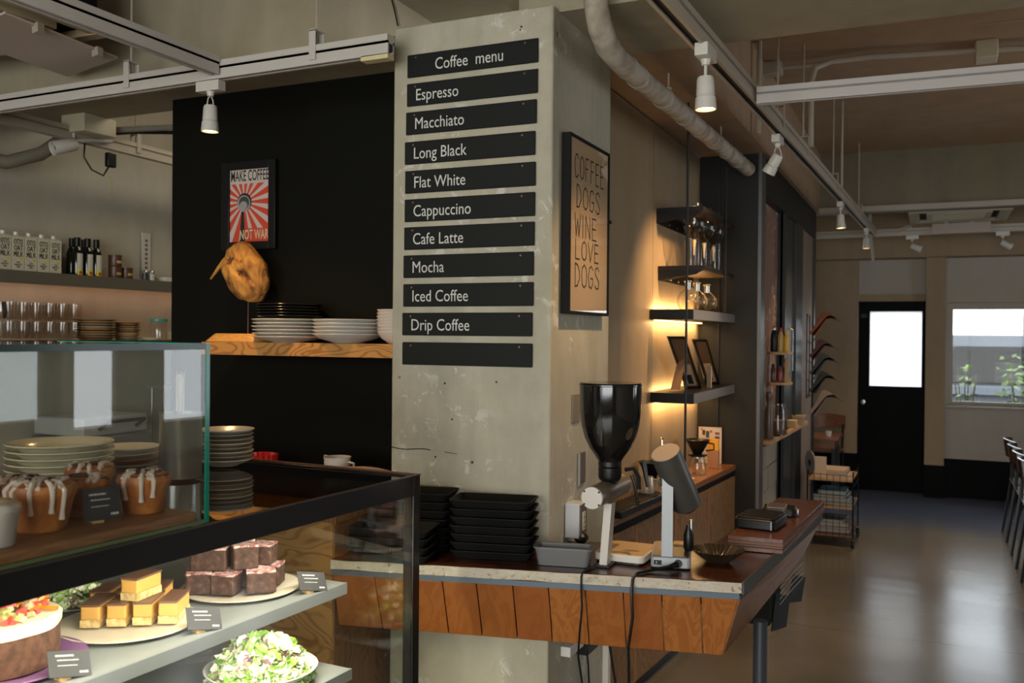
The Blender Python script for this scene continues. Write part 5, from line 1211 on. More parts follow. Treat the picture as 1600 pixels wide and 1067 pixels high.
# buns
bunm = mat('baked_crust', (.30, .115, .03), .5); setc(bunm, ramp(bunm, noisy(bunm, coords(bunm), 14, 5, .6, .5), [(.3, (.17, .045, .010)), (.5, (.38, .125, .022)), (.7, (.56, .24, .05))]))
icing = mat('white_icing', (.60, .50, .43), .25)
choc = mat('dark_filling', (.05, .018, .01), .6)
def bun(label, loc, rz, seed, r=.052, h=.075, iced=True, drips=4, topm=None, cupm=None):
    t = thing('iced_bun', label, 'bun', loc, rz, 'iced cinnamon buns in the glass box')
    rr = random.Random(seed)
    MB().lathe([(0, 0), (r*.72, 0), (r*.76, .003), (r*.93, h*.62), (r, h*.70), (r*1.06, h*.80), (r*.98, h*.93), (r*.7, h), (r*.3, h*.97), (0, h*.9)], 32, flute=lambda k, z: .09*noise.noise(Vector((cos(k*.196)*2, sin(k*.196)*2, z*30+seed)))).build('crust', cupm or bunm, t, smooth=True)
    sp = []
    for k in range(46):
        a = k*.42; q_ = r*.10+r*.82*k/46; sp.append((q_*cos(a), q_*sin(a), h*(.985-.10*(k/46)**2)))
    MB().tube(sp, .006, 6).build('swirl', topm or choc, t, smooth=True)
    if iced:
        b_ = MB()
        for k in range(drips+3):
            a = rr.uniform(0, 6.28); x = r*rr.uniform(-.7, .7); L_ = r*1.0*sqrt(max(.05, 1-(x/r)**2))
            pts = [(x+.006*rr.uniform(-1, 1), -L_+2*L_*i/7, h*(1.03-.12*abs(2*i/7-1)**2)) for i in range(8)]
            b_.tube(pts, .0042, 6, [.003+.0018*rr.random() for _ in pts])
        for k in range(drips):
            a = -pi*.5+(k-(drips-1)/2)*.52+rr.uniform(-.1, .1); d_ = rr.uniform(.3, .62)*h
            pts = [(r*f*cos(a), r*f*sin(a), z) for f, z in ((.5, h*1.0), (.85, h*.98), (1.07, h*.84), (1.05, h*.68), (.985, h*.6-d_*.25), (.96, h*.62-d_*.6))]
            b_.tube(pts, .0045, 7, [.005, .0052, .005, .0042, .004, .0058])
        b_.build('icing', icing, t, smooth=True)
    return t
ZB = 1.2035+.025
rzb = radians(35)
bun('iced bun nearest the end pane of the glass box', (-1.485, 1.43, ZB), rzb, 3, .052, .082, drips=3)
bun('iced bun behind the black price card', (-1.565, 1.345, ZB), rzb, 5, .050, .080, drips=0)
bun('big bun with long white icing drips, third from the end pane', (-1.520, 1.215, ZB), rzb, 7, .058, .092, drips=5)
bun('iced bun in the back row of the glass box', (-1.66, 1.445, ZB), rzb, 9, .048, .085, drips=2)
bun('golden bun in the back row half hidden by the dripping bun', (-1.66, 1.28, ZB), rzb, 12, .050, .08, drips=3)
t_ = bun('small nutty cake in a pale paper cup at the left edge of the photo', (-1.470, 1.085, ZB), rzb, 15, .040, .078, iced=False, topm=pe[3], cupm=mat('pale_paper_cup', (.40, .36, .32), .6))
bun('tall dark bun at the far left behind the paper cup cake', (-1.60, 1.10, ZB), rzb, 17, .05, .12, iced=False, topm=cm)
price_card('black price card in front of the buns in the glass box', (-1.462, 1.305, ZB), radians(-22), lean=12, w=.072, h=.062, dark=mat('black_card', (.02, .02, .02), .4), rl=0)

# things behind the box on top of the case
stack('cream_plate', ordl('cream plate of the wide stack seen through the glass box'), 'plate', 'cream plates behind the glass box', plate_mb(.132, .022, .72), K['creamplate'], (-2.10, 1.735, 1.2035), 6, .0165, .001)
stack('brown_rimmed_plate', ordl('brown-rimmed plate behind the steel canister'), 'plate', 'brown-rimmed plates behind the glass box', plate_mb(.092, .018, .6), K['speck'], (-2.13, 1.985, 1.2035), 4, .0155, .003, [K['greyplate'], K['brownplate'], K['speck'], K['white']])
stack('side_plate', ordl('plate of the stack right of the steel canister'), 'plate', 'mixed side plates at the end of the pastry case', plate_mb(.082, .022, .5), K['white'], (-1.925, 2.165, 1.2035), 8, .0125, .003, [K['white'], K['greyplate'], K['speck'], K['greyplate'], K['speck'], K['greyplate'], K['greyplate'], K['white']])
t = thing('steel_canister', 'brushed steel canister holding cake tongs behind the glass box', 'canister', (-1.875, 1.935, 1.2035))
MB().lathe([(0, 0), (.055, 0), (.056, .002), (.056, .174), (.058, .177), (.0545, .177), (.0545, .006), (0, .006)], 36).build('can', K['steel'], t, smooth=True)
t = thing('cake_tongs', 'polished steel tongs standing in the canister', 'tongs', (-1.875, 1.935, 1.21))
b = MB(); w_ = .011
for i_, (yy, zz) in enumerate(((0, 0),)):
    pts = [(-.010, 0, .02), (-.010, 0, .16), (-.012, 0, .24), (-.010, 0, .275), (0, 0, .285), (.010, 0, .275)]
for a_, c_ in zip(pts, pts[1:]):
    d_ = (Vector(c_)-Vector(a_)).normalized(); n_ = Vector((d_.z, 0, -d_.x))*.0008
    b.add([Vector(a_)+n_+Vector((0, -w_, 0)), Vector(a_)+n_+Vector((0, w_, 0)), Vector(c_)+n_+Vector((0, w_, 0)), Vector(c_)+n_+Vector((0, -w_, 0)), Vector(a_)-n_+Vector((0, -w_, 0)), Vector(a_)-n_+Vector((0, w_, 0)), Vector(c_)-n_+Vector((0, w_, 0)), Vector(c_)-n_+Vector((0, -w_, 0))], [(0, 1, 2, 3), (7, 6, 5, 4), (0, 4, 5, 1), (1, 5, 6, 2), (2, 6, 7, 3), (3, 7, 4, 0)])
b.build('arm', K['chrome'], t, smooth=False); t.rotation_euler = (0, 0, radians(-35))
MB().tube([(.012, 0, .02), (.014, 0, .18), (.030, .0, .268), (.0, .0, .285)], .0016, 6).build('wire_arm', K['chrome'], t, smooth=True)

# ================================================================== KITCHEN SHELVES
t = thing('kitchen_shelf', 'long grey steel shelf with an orange-lit underside on the kitchen wall', 'shelf', (-4.3, 3.6, 1.85))
MB().box(-4.35, -4.20, 1.5, 4.75, 1.862, 1.905).build('board', mat('grey_olive_steel', (.15, .135, .10), .45, .2), t, world=True)
MB().box(-4.205, -4.195, 1.5, 4.75, 1.842, 1.907).build('front_edge', bpy.data.materials['grey_olive_steel'], t, world=True)
MB().box(-4.214, -4.206, 1.5, 4.75, 1.846, 1.860).build('led_strip', mat('orange_led', (1, .4, .1), .5, emit=(1.0, .38, .10), es=2.2), t, world=True)
area('kitchen_shelf_light', (-4.225, 3.4, 1.855), (0, 0, -1), 2.6, .02, .7, (1.0, .58, .34)).rotation_euler = Euler((radians(20), 0, pi/2))
area('kitchen_fill_light', (-3.3, 4.3, 3.1), (-.35, -.1, -1), 1.2, .3, 7, (1.0, .86, .64))  # unseen area light added to brighten the kitchen shelf wall, no fixture
t = thing('kitchen_shelf', 'lower steel kitchen shelf carrying glasses and brown plates', 'shelf', (-4.25, 3.6, 1.53))
MB().box(-4.35, -4.05, 1.5, 5.2, 1.525, 1.555).build('board', K['steel'], t, world=True)
MB().box(-4.10, -4.06, 4.28, 4.31, .9, 1.90).build('upright', K['whitemetal'], t, world=True)
carton = mat('cream_carton', (.56, .52, .40), .6); cink = mat('dark_green_print', (.03, .05, .035), .6); yel = mat('yellow_dot', (.65, .55, .03), .6)
C0 = None
for k in range(6):
    y = 3.046+k*.0735; lb = ['leftmost oat milk carton cut by the edge of the photo', 'oat milk carton, first fully seen from the left', 'oat milk carton, second from the left', 'oat milk carton, third from the left', 'oat milk carton, fourth from the left', 'oat milk carton nearest the black bottles'][k]
    if C0 is None:
        C0 = thing('milk_carton', lb, 'carton', (-4.25, y+.036, 1.907), 0, 'oat milk cartons on the kitchen shelf')
        MB().box(-.035, .035, -.0345, .0345, 0, .175).build('carton', carton, C0, bevel=.0015)
        MB().add([(-.035, -.0345, .175), (.035, -.0345, .175), (.035, .0345, .175), (-.035, .0345, .175), (-.004, -.0345, .186), (.004, -.0345, .186), (.004, .0345, .186), (-.004, .0345, .186)], [(0, 3, 7, 4), (1, 5, 6, 2), (4, 7, 6, 5), (0, 4, 5, 1), (3, 2, 6, 7)]).build('gable_top', carton, C0)
        MB().cyl((.014, 0, .18), (.016, 0, .197), .012, n=14).build('cap', K['white'], C0, smooth=True)
        Mk = frame((.0353, -.0345, 0), (0, 1, 0), (0, 0, 1)); b = MB()
        strokes(b, 'OTIS', .010, .134, .024, .012, .0028, .0032, Mk); strokes(b, 'OAT', .012, .103, .024, .0135, .003, .0032, Mk); strokes(b, 'MILK', .009, .072, .024, .012, .003, .0032, Mk)
        b.build('lettering', cink, C0, fix=False)
        b = MB(); strokes(b, 'THE', .024, .038, .007, .005, .002, .0014, Mk); strokes(b, 'BARISTA', .014, .027, .007, .0045, .0015, .0014, Mk); strokes(b, 'ONE', .024, .016, .007, .005, .002, .0014, Mk)
        b.build('small_lettering', cink, C0, fix=False)
        MB().add([(.0357, -.0345+.052+.010*cos(i*.4488), .058+.008*sin(i*.4488)) for i in range(14)], [tuple(range(14))]).build('yellow_dot', yel, C0, fix=False)
    else: dup(C0, (-4.25, y+.036, 1.907), 0, lb)
B0 = None; dg = mat('dark_bottle_glass', (.006, .007, .004), .12)
for k, (x, y) in enumerate(((-4.235, 3.600), (-4.235, 3.668), (-4.235, 3.727), (-4.30, 3.62), (-4.30, 3.70))):
    lb = ['black labelled bottle nearest the milk cartons', 'middle black labelled bottle', 'right-hand black labelled bottle', 'black bottle behind the left labelled bottle', 'black bottle behind the middle labelled bottle'][k]
    if B0 is None:
        B0 = thing('dark_bottle', lb, 'bottle', (x, y, 1.907), 0, 'black bottles on the kitchen shelf')
        MB().lathe([(0, 0), (.027, 0), (.028, .004), (.028, .120), (.022, .142), (.013, .155), (.012, .165), (0, .165)], 20).build('bottle', dg, B0, smooth=True)
        MB().cyl((0, 0, .158), (0, 0, .205), .016, n=16).build('cap', K['black'], B0, smooth=True)
        MB().lathe([(.0284, .0), (.0284, .118)], 20, cap=False)
        b = MB(); n_ = 7
        for nm, z0, z1, mm in (('label', .032, .118, mat('bottle_label', (.52, .50, .42), .6)), ('lower_label', .002, .032, yel), ('label_picture', .006, .022, mat('label_red', (.45, .05, .02), .6))):
            r_ = .0285 if nm != 'label_picture' else .0288; wd = .7 if nm != 'label_picture' else .35
            vs_ = [(r_*cos(wd*(2*i/n_-1)), r_*sin(wd*(2*i/n_-1)), z) for z in (z0, z1) for i in range(n_+1)]
            MB().add(vs_, [(i, i+1, n_+2+i, n_+1+i) for i in range(n_)]).build(nm, mm, B0, smooth=True)
    else: dup(B0, (x, y, 1.907), 0, lb)
tinm = mat('brown_tin', (.10, .04, .025), .4); gold = mat('gold_print', (.45, .33, .12), .5)
T0 = None
for k, (y, z) in enumerate(((3.865, 1.907), (3.865, 1.974), (3.945, 1.907))):
    lb = ['lower brown tin of the pair', 'upper brown tin standing on another tin', 'single brown tin right of the stacked pair'][k]
    if T0 is None:
        T0 = thing('brown_tin', lb, 'tin', (-4.245, y, z), 0, 'brown tins on the kitchen shelf')
        MB().lathe([(0, 0), (.035, 0), (.036, .002), (.036, .055), (.0375, .056), (.0375, .064), (0, .065)], 24).build('body', tinm, T0, smooth=True)
        MB().add([(.0365*cos(.25*i-.5), .0365*sin(.25*i-.5), z_) for z_ in (.018, .032) for i in range(5)], [(i, i+1, i+6, i+5) for i in range(4)]).build('gold_label', gold, T0)
    else: dup(T0, (-4.245, y, z), 0, lb)
for k, (y, m_, lb) in enumerate(((4.068, mat('dark_pepper', (.04, .04, .04), .4), 'small pepper shaker with dark contents'), (4.115, mat('salt_white', (.52, .50, .45), .4), 'small salt shaker with white contents'))):
    t = thing('shaker', lb, 'shaker', (-4.225, y, 1.907))
    MB().lathe([(0, 0), (.019, 0), (.020, .004), (.018, .040), (0, .042)], 16).build('contents', m_, t, smooth=True)
    MB().lathe([(.018, .041), (.017, .052), (.010, .060), (0, .062)], 16).build('cap', K['steel'], t, smooth=True)
t = thing('upright_notice', 'tall narrow white strip printed with red and black signs at the end of the shelf', 'notice', (-4.33, 4.19, 1.908))
MB().box(-4.345, -4.335, 4.15, 4.215, 1.908, 2.20).build('strip', mat('white_strip', (.50, .48, .44), .6), t, world=True)
b = MB()
for k in range(9): b.box(-4.3352, -4.334, 4.172, 4.192, 1.93+k*.027, 1.946+k*.027)
tag(b.build('printed_sign', mat('faded_print', (.18, .10, .09), .7), t, world=True), None, kind='stuff')
single('white_tray', MB().box(-.07, .07, -.12, .12, 0, .025), K['white'], 'white shallow tray at the right end of the upper kitchen shelf', 'tray', loc=(-4.27, 4.32, 1.907), bevel=.003)
# glasses in two tiers
gp = [(0, 0), (.026, 0), (.030, .006), (.033, .05), (.0345, .094), (.033, .094), (.031, .05), (.027, .01), (0, .008)]
G0 = None; cnt = 0
for tier in range(2):
    for row in range(2):
        for k in range(7):
            y = 3.04+k*.0765+row*.03; x = -4.13-row*.09
            if tier == 1 and k == 0 and row == 0: continue
            lb = 'clear drinking glass, %s tier, %s row, place %s from the left' % (('lower', 'upper')[tier], ('front', 'back')[row], ORDN[k])
            if G0 is None: o = MB().lathe(gp, 18).build('drinking_glass', K['glassthin'], smooth=True); G0 = o
            else: o = G0.copy(); COL.objects.link(o)
            o.location = (x, y, 1.5555+tier*.096); tag(o, lb, 'glass', 'drinking glasses on the kitchen shelf')
t = thing('wine_glass', 'stemless wine glass on top of the tumblers at the left edge of the photo', 'glass', (-4.13, 3.06, 1.652))
MB().lathe([(0, 0), (.018, 0), (.034, .02), (.040, .05), (.033, .092), (.0315, .092), (.038, .05), (.032, .022), (0, .004)], 20).build('bowl', K['glassthin'], t, smooth=True)
bpm = [mat('plate_brown_glaze', (.22, .11, .04), .35), mat('plate_orange_glaze', (.48, .23, .05), .35), mat('plate_grey_glaze', (.24, .21, .16), .35), mat('plate_cream_glaze', (.50, .42, .28), .35)]
stack('glazed_plate', ordl('brown-orange plate of the wider kitchen stack'), 'plate', 'brown plates on the kitchen shelf', plate_mb(.108, .018, .75), bpm[0], (-4.17, 3.665, 1.5555), 8, .0135, .003, [bpm[0], bpm[2], bpm[1], bpm[0], bpm[3], bpm[2], bpm[1], bpm[2]])
stack('glazed_saucer', ordl('brown-orange saucer of the narrower kitchen stack'), 'plate', 'brown saucers on the kitchen shelf', plate_mb(.075, .016, .75), bpm[0], (-4.15, 3.862, 1.5555), 8, .012, .003, [bpm[2], bpm[1], bpm[3], bpm[0], bpm[1], bpm[2], bpm[0], bpm[1]])
t = thing('lidded_jar', 'glass jar with a turquoise lid on the lower kitchen shelf', 'jar', (-4.14, 4.09, 1.556))
MB().lathe([(0, 0), (.046, 0), (.048, .005), (.048, .105), (.045, .11), (.044, .108), (.046, .1), (.046, .008), (0, .004)], 24).build('jar', K['glassthin'], t, smooth=True)
MB().lathe([(.050, .108), (.052, .110), (.052, .122), (0, .124)], 24).build('lid', mat('turquoise_lid', (.02, .34, .26), .4), t, smooth=True)
t = thing('clear_bin', 'clear square canister holding something cream-coloured at the end of the kitchen shelf', 'container', (-4.12, 4.21, 1.556))
MB().box(-.045, .045, -.045, .045, 0, .19).build('bin', K['glassthin'], t); MB().box(-.04, .04, -.04, .04, .002, .045).build('contents', mat('cream_flour', (.55, .46, .30), .8), t)
single('low_dish', plate_mb(.06, .012, .7), K['creamplate'], 'small cream dish in front of the turquoise-lidded jar', 'dish', loc=(-4.09, 3.985, 1.5555), smooth=True)
# kitchen bench seen through the glass box
t = thing('kitchen_bench', 'stainless kitchen bench against the left wall seen through the glass box', 'bench', (-4.0, 3.9, 0))
MB().box(-4.34, -3.70, 2.0, 5.4, .86, .90).build('top', K['steel'], t, world=True); MB().box(-4.32, -3.76, 2.05, 5.35, .08, .86).build('cabinet', mat('bench_grey', (.16, .16, .155), .4, .3), t, world=True)
t = thing('sandwich_press', 'grey kitchen machine on the bench seen through the glass box', 'machine', (-4.05, 3.55, .901))
MB().box(-.2, .2, -.22, .22, 0, .16).build('base', mat('machine_grey', (.18, .18, .18), .35, .5), t, bevel=.01); MB().box(-.19, .17, -.21, .21, .165, .26).build('lid', mat('machine_pale', (.34, .34, .33), .35), t, bevel=.01)
MB().tube([(.18, -.12, .2), (.24, -.12, .24), (.24, .12, .24), (.18, .12, .2)], .01, 8).build('handle', K['black'], t, smooth=True)
for k, (y, m_, lb, tipm) in enumerate(((4.05, K['creamplate'], 'cream squeeze bottle with a red tip in the kitchen', mat('red_tip', (.5, .02, .015), .4)), (4.18, K['white'], 'white squeeze bottle with a white nozzle in the kitchen', K['white']))):
    t = thing('squeeze_bottle', lb, 'bottle', (-3.86, y, 1.30))
    MB().lathe([(0, 0), (.032, 0), (.034, .004), (.034, .11), (.026, .125), (0, .126)], 20).build('body', m_, t, smooth=True)
    MB().lathe([(.027, .124), (.027, .134), (.006, .148), (.003, .185), (0, .185)], 16).build('nozzle', tipm, t, smooth=True)
t = thing('kitchen_rack', 'small steel rack over the kitchen bench holding squeeze bottles', 'shelf', (-3.9, 4.15, .90))
MB().box(-4.03, -3.75, 3.9, 4.5, 1.285, 1.2985).build('shelf', K['steel'], t, world=True)
for x in (-4.01, -3.77):
    for y in (3.92, 4.48): MB().cyl((x, y, .901), (x, y, 1.285), .008, n=8).build('leg', K['steel'], t, world=True)
# things under the kitchen ceiling
t = thing('ceiling_sensor_box', 'cream box with a small white camera spotlight under the kitchen beam', 'spotlight', (-3.95, 3.42, 2.69))
cb2 = MB().box(-4.0, -3.84, 3.30, 3.50, 2.60, 2.69).build('box', K['cream'], t, world=True, bevel=.004)
MB().cyl((-3.95, 3.33, 2.60), (-3.95, 3.33, 2.555), .012, n=10).build('stem', K['whitemetal'], t, world=True)
H = Matrix.Translation((-3.94, 3.33, 2.545)) @ Vector((-.25, -.85, -.32)).to_track_quat('Z', 'Y').to_matrix().to_4x4()
MB().lathe([(0, -.01), (.028, -.008), (.034, 0), (.036, .10), (.034, .115), (.028, .112), (.026, .09), (0, .09)], 20, M=H, cap=False).build('head', K['whitemetal'], t, world=True, smooth=True)
MB().lathe([(.0275, .0905), (.020, .096), (0, .097)], 16, M=H, cap=False).build('lens', K['black'], t, world=True, smooth=True)
MB().tube([(-3.93, 3.33, 2.56), (-3.92, 3.40, 2.575), (-3.93, 3.55, 2.60)], .010, 8).build('arm', K['whitemetal'], t, world=True, smooth=True)
single('black_cable', MB().tube([(-3.97, 3.42, 2.60), (-3.98, 3.42, 2.50), (-3.97, 3.46, 2.44), (-3.965, 3.53, 2.42), (-3.96, 3.56, 2.47), (-3.96, 3.57, 2.53)], .005, 6), K['black'], 'black looped cable hanging from the cream box', 'cable', smooth=True)
single('black_plug', MB().box(-3.975, -3.945, 3.545, 3.60, 2.47, 2.545), K['black'], 'black plug at the end of the looped cable', 'plug', bevel=.006)
single('yellow_tag', MB().tube([(-3.96, 3.57, 2.42), (-3.955, 3.575, 2.39), (-3.96, 3.58, 2.36), (-3.955, 3.575, 2.33)], .004, 5), mat('yellowish_string', (.38, .33, .10), .7), 'short yellowish string tag below the looped cable', 'tag')
t = thing('kitchen_pipes', 'bundle of grey pipes and black cable under the kitchen ceiling', 'pipe', (-3.9, 3.5, 2.6))
MB().tube([(-4.2, 3.5, 2.66), (-3.6, 3.62, 2.66), (-3.0, 3.7, 2.655)], .016, 8).build('pipe', mat('grey_pipe', (.20, .19, .16), .5), t, world=True, smooth=True)
MB().tube([(-4.3, 3.6, 2.665), (-3.9, 3.66, 2.668), (-3.5, 3.75, 2.65), (-3.1, 3.85, 2.64)], .010, 6).build('cable', K['black'], t, world=True, smooth=True)
MB().tube([(-4.34, 2.9, 2.46), (-4.2, 3.15, 2.44), (-4.12, 3.28, 2.50), (-4.1, 3.4, 2.60)], .035, 10).build('bent_duct', mat('olive_duct', (.16, .14, .10), .6), t, world=True, smooth=True)
single('ceiling_wire', MB().tube([(-1.775, 2.885, 2.72), (-1.79, 2.885, 2.78), (-1.81, 2.888, 2.84), (-1.85, 2.888, 2.93), (-1.86, 2.888, 3.19)], .0025, 5), K['blackmatte'], 'thin dark wire running up beside the top of the pillar', 'wire')

# ================================================================== HATCH RACK AND SHELF
t = thing('hatch_rack', 'little two-tier wooden rack with steel rods fixed in the hatch', 'rack', (-.93, 6.3, 1.29))
for z in (1.288, 1.488): MB().prism(rounded(-.980, -.835, 6.24, 6.40, .03), z, z+.018).build('wooden_tier', K['lightwood'], t, world=True, bevel=.003)
for x in (-.965, -.850):
    for y in (6.255, 6.385): MB().cyl((x, y, 1.285), (x, y, 1.51), .0035, n=8).build('rod', K['steel'], t, world=True)
def sauce(name, label, loc, h, r, m_, capm):
    t = thing(name, label, 'bottle', loc)
    MB().lathe([(0, 0), (r*.95, 0), (r, .004), (r, h*.6), (r*.6, h*.78), (r*.42, h*.84), (0, h*.84)], 18).build('body', m_, t, smooth=True)
    MB().lathe([(r*.46, h*.83), (r*.46, h*.93), (r*.2, h), (0, h)], 14).build('cap', capm, t, smooth=True); return t
sauce('sauce_bottle', 'black bottle with a steel pourer on the upper tier of the hatch rack', (-.948, 6.30, 1.5065), .175, .024, K['black'], K['steel'])
sauce('sauce_bottle', 'pale squeeze bottle with a red cap on the upper tier of the hatch rack', (-.905, 6.30, 1.5065), .160, .020, mat('mustard_body', (.45, .30, .10), .4), mat('red_cap', (.50, .02, .015), .35))
sauce('sauce_bottle', 'yellow squeeze bottle at the right of the upper tier of the hatch rack', (-.868, 6.30, 1.5065), .145, .018, mat('yellow_body', (.62, .35, .03), .4), mat('yellow_cap', (.62, .40, .03), .4))
sauce('spice_jar', 'small dark jar with a pale label on the lower tier of the hatch rack', (-.950, 6.29, 1.3065), .12, .022, mat('dark_jar', (.09, .03, .02), .3), K['black'])
sauce('spice_jar', 'small red jar in the middle of the lower tier of the hatch rack', (-.908, 6.30, 1.3065), .11, .018, mat('red_jar', (.22, .03, .02), .3), mat('dark_red_cap', (.12, .02, .02), .4))
t = thing('pepper_mill', 'turned wooden pepper mill on the lower tier of the hatch rack', 'pepper mill', (-.868, 6.31, 1.3065))
MB().lathe([(0, 0), (.021, 0), (.022, .01), (.016, .05), (.014, .08), (.019, .105), (.018, .125), (.012, .135), (.016, .15), (0, .165)], 20).build('body', K['lightwood'], t, smooth=True)
t = thing('hatch_shelf', 'light wooden shelf board sticking out of the hatch', 'shelf', (-.95, 6.9, .93))
MB().prism([(-.98, 5.99), (-.915, 5.99), (-.895, 6.70), (-.875, 7.60), (-.929, 7.60), (-.929, 6.655), (-.98, 6.655)], .918, .945).build('board', K['lightwood'], t, world=True, bevel=.002)
t = thing('big_glass_jar', 'tall glass jar on the hatch shelf', 'jar', (-.93, 6.38, .9455))
MB().lathe([(0, 0), (.055, 0), (.062, .01), (.062, .16), (.045, .20), (.045, .215), (.043, .215), (.043, .2), (.060, .158), (.060, .012), (0, .006)], 28).build('jar', K['glassthin'], t, smooth=True)
MB().lathe([(0, .008), (.056, .008), (.058, .1), (0, .11)], 24).build('contents', mat('brown_beans', (.09, .05, .03), .7), t, smooth=True)
t = thing('big_brown_jar', 'dark brown lidded jar at the near end of the hatch shelf', 'jar', (-.95, 6.14, .9455))
MB().lathe([(0, 0), (.026, 0), (.028, .01), (.028, .18), (.016, .22), (.018, .25), (.024, .27), (.018, .30), (0, .305)], 24).build('jar', mat('brown_jar', (.10, .065, .045), .35), t, smooth=True)
t = thing('metal_clip', 'slim steel utensil lying on the hatch shelf', 'utensil', (-.92, 6.55, .9455)); MB().box(-.008, .008, -.12, .12, .001, .008).build('bar', K['steel'], t)
single('kraft_box', tub(.09, .11, .07, .003, .006, .9), mat('kraft_card', (.40, .28, .15), .7), 'open kraft cardboard box at the right of the hatch shelf', 'box', loc=(-.905, 7.25, .9455))
single('kraft_packet', MB().box(-.03, .03, -.05, .05, 0, .055), mat('kraft_light', (.48, .34, .18), .7), 'small tan packet beside the open kraft box', 'packet', loc=(-.915, 6.98, .9455), bevel=.002)

# ================================================================== NEWSPAPER RACK AND CART
t = thing('newspaper_rack', 'slim black wall bar holding newspapers on the pale jamb', 'rack', (-.935, 8.1, 1.05))
MB().box(-.946, -.936, 8.02, 8.04, 1.10, 1.80).box(-.946, -.936, 8.20, 8.22, 1.10, 1.80).box(-.946, -.936, 8.02, 8.22, 1.79, 1.80).box(-.946, -.936, 8.02, 8.22, 1.10, 1.11).build('wall_bar', K['blackmetal'], t, world=True)
for k, z in enumerate((1.60, 1.44, 1.28, 1.16)): MB().tube([(-.936, 8.04, z-.03), (-.90, 8.04, z-.05), (-.88, 8.04, z)], .004, 5).build('hook', K['blackmetal'], t, world=True)
NP = [('reddish folded newspaper, topmost on the rack', 1.63, (.30, .10, .05), .22), ('dull red newspaper, second on the rack', 1.44, (.10, .045, .04), .17), ('grey-blue newspaper, third on the rack', 1.30, (.045, .055, .065), .20), ('dark newspaper, fourth on the rack', 1.15, (.025, .03, .03), .20), ('pale newspaper, lowest on the rack', .96, (.22, .17, .15), .24)]
for k, (lb, z, cc, L_) in enumerate(NP):
    t = thing('newspaper', lb, 'newspaper', (-.90, 8.1, z), 0, 'newspapers hanging on the rack')
    mm = mat('newsprint_%d' % k, cc, .8); d_ = Vector((.46, 0, .88)).normalized(); rr = random.Random(k)
    for j in range(3):
        vs_ = []
        for i in range(7):
            s = i/6*L_*(1.22+.05*j); f = s/(L_*1.3); sag = Vector((.55, 0, -1.05))*max(0, s-L_*.95)*(.45+.35*j)
            wd = .016+.055*f**2.2; wv_ = Vector((.80, -.35+.35*j, -.42)).normalized()
            base = Vector((-.918, 8.05+.04*j, z))+d_*s*Vector((.9, 1, 1)).x+sag+Vector((.010*j, 0, -.004*j))
            for c_ in (-.35, .35, 1.0): vs_.append(base+wv_*wd*c_+Vector((.006*sin(c_*5+j+i), 0, 0)))
        up_ = Vector((.003, 0, 0)); nn = len(vs_); allv = vs_+[v+up_ for v in vs_]
        fs = [(i*3+c_, i*3+c_+1, i*3+c_+4, i*3+c_+3) for i in range(6) for c_ in range(2)]
        fs += [tuple(x+nn for x in f[::-1]) for f in fs]
        MB().add(allv, fs).build('sheet', mm, t, world=True, fix=False)
t = thing('magazine_cart', 'black wire cart on castors with wooden shelves full of magazines', 'cart', (-.68, 7.75, 0))
X0, X1, Y0, Y1 = -.862, -.528, 7.48, 8.02
wire = mat('black_wire', (.005, .005, .005), .6, spec=.1)
for x in (X0, X1):
    for y in (Y0, Y1):
        MB().cyl((x, y, .07), (x, y, .58), .006, n=8).build('post', wire, t, world=True)
        MB().lathe([(0, -.012), (.026, -.012), (.03, -.004), (.03, .004), (.026, .012), (0, .012)], 16, M=Matrix.Translation((x, y, .031)) @ Matrix.Rotation(pi/2, 4, 'Y')).build('castor', K['black'], t, world=True, smooth=True)
for z in (.075, .29, .50): MB().box(X0+.006, X1-.006, Y0+.006, Y1-.006, z, z+.014).build('shelf_board', K['lightwood'] if z > .1 else K['plydark'], t, world=True)
b = MB()
for i in range(1, 7): x = X0+(X1-X0)*i/7; b.cyl((x, Y0, .08), (x, Y0, .555), .0022, n=5)
for z in (.10, .22, .34, .46, .55): b.cyl((X0, Y0, z), (X1, Y0, z), .0022, n=5).cyl((X1, Y0, z), (X1, Y1, z), .0022, n=5)
tag(b.build('wire_grid', wire, t, world=True), None, kind='stuff')
bk = [(.45, .35, .24), (.05, .22, .28), (.30, .29, .27), (.06, .06, .06), (.42, .40, .36), (.35, .09, .08), (.14, .13, .12), (.38, .20, .08), (.26, .24, .21)]
mats_bk = [mat('cover_colour_%d' % i, c, .6) for i, c in enumerate(bk)]; pg = mat('page_block', (.42, .37, .30), .8)
def magpile(z0, x, y, items, where):
    z = z0
    for k, (w_, l_, h, ci, ds) in enumerate(items):
        t = thing('magazine', ds+' '+where, 'magazine', (x+R.uniform(-.012, .012), y+R.uniform(-.01, .02), z), R.uniform(-.1, .1), 'magazines on the wire cart')
        MB().box(-w_/2, w_/2, -l_/2, l_/2, 0, .0025).box(-w_/2, w_/2, -l_/2, l_/2, h-.0025, h).box(-w_/2, -w_/2+.003, -l_/2, l_/2, .0025, h-.0025).build('cover', mats_bk[ci], t)
        MB().box(-w_/2+.0035, w_/2-.003, -l_/2+.002, l_/2-.002, .0027, h-.0027).build('page_block', pg, t)
        z += h+.0004
magpile(.5145, -.70, 7.74, [(.25, .33, .016, 4, 'broad pale magazine lying lowest'), (.23, .30, .022, 7, 'thick tan book in the middle of the pile'), (.20, .26, .014, 0, 'smaller cream magazine topmost')], 'on top of the cart')
magpile(.3045, -.70, 7.70, [(.28, .30, .030, 4, 'thick white magazine lowest'), (.26, .28, .024, 2, 'grey magazine second'), (.24, .30, .022, 3, 'black magazine third'), (.20, .26, .030, 1, 'bright blue magazine topmost')], 'on the middle shelf')
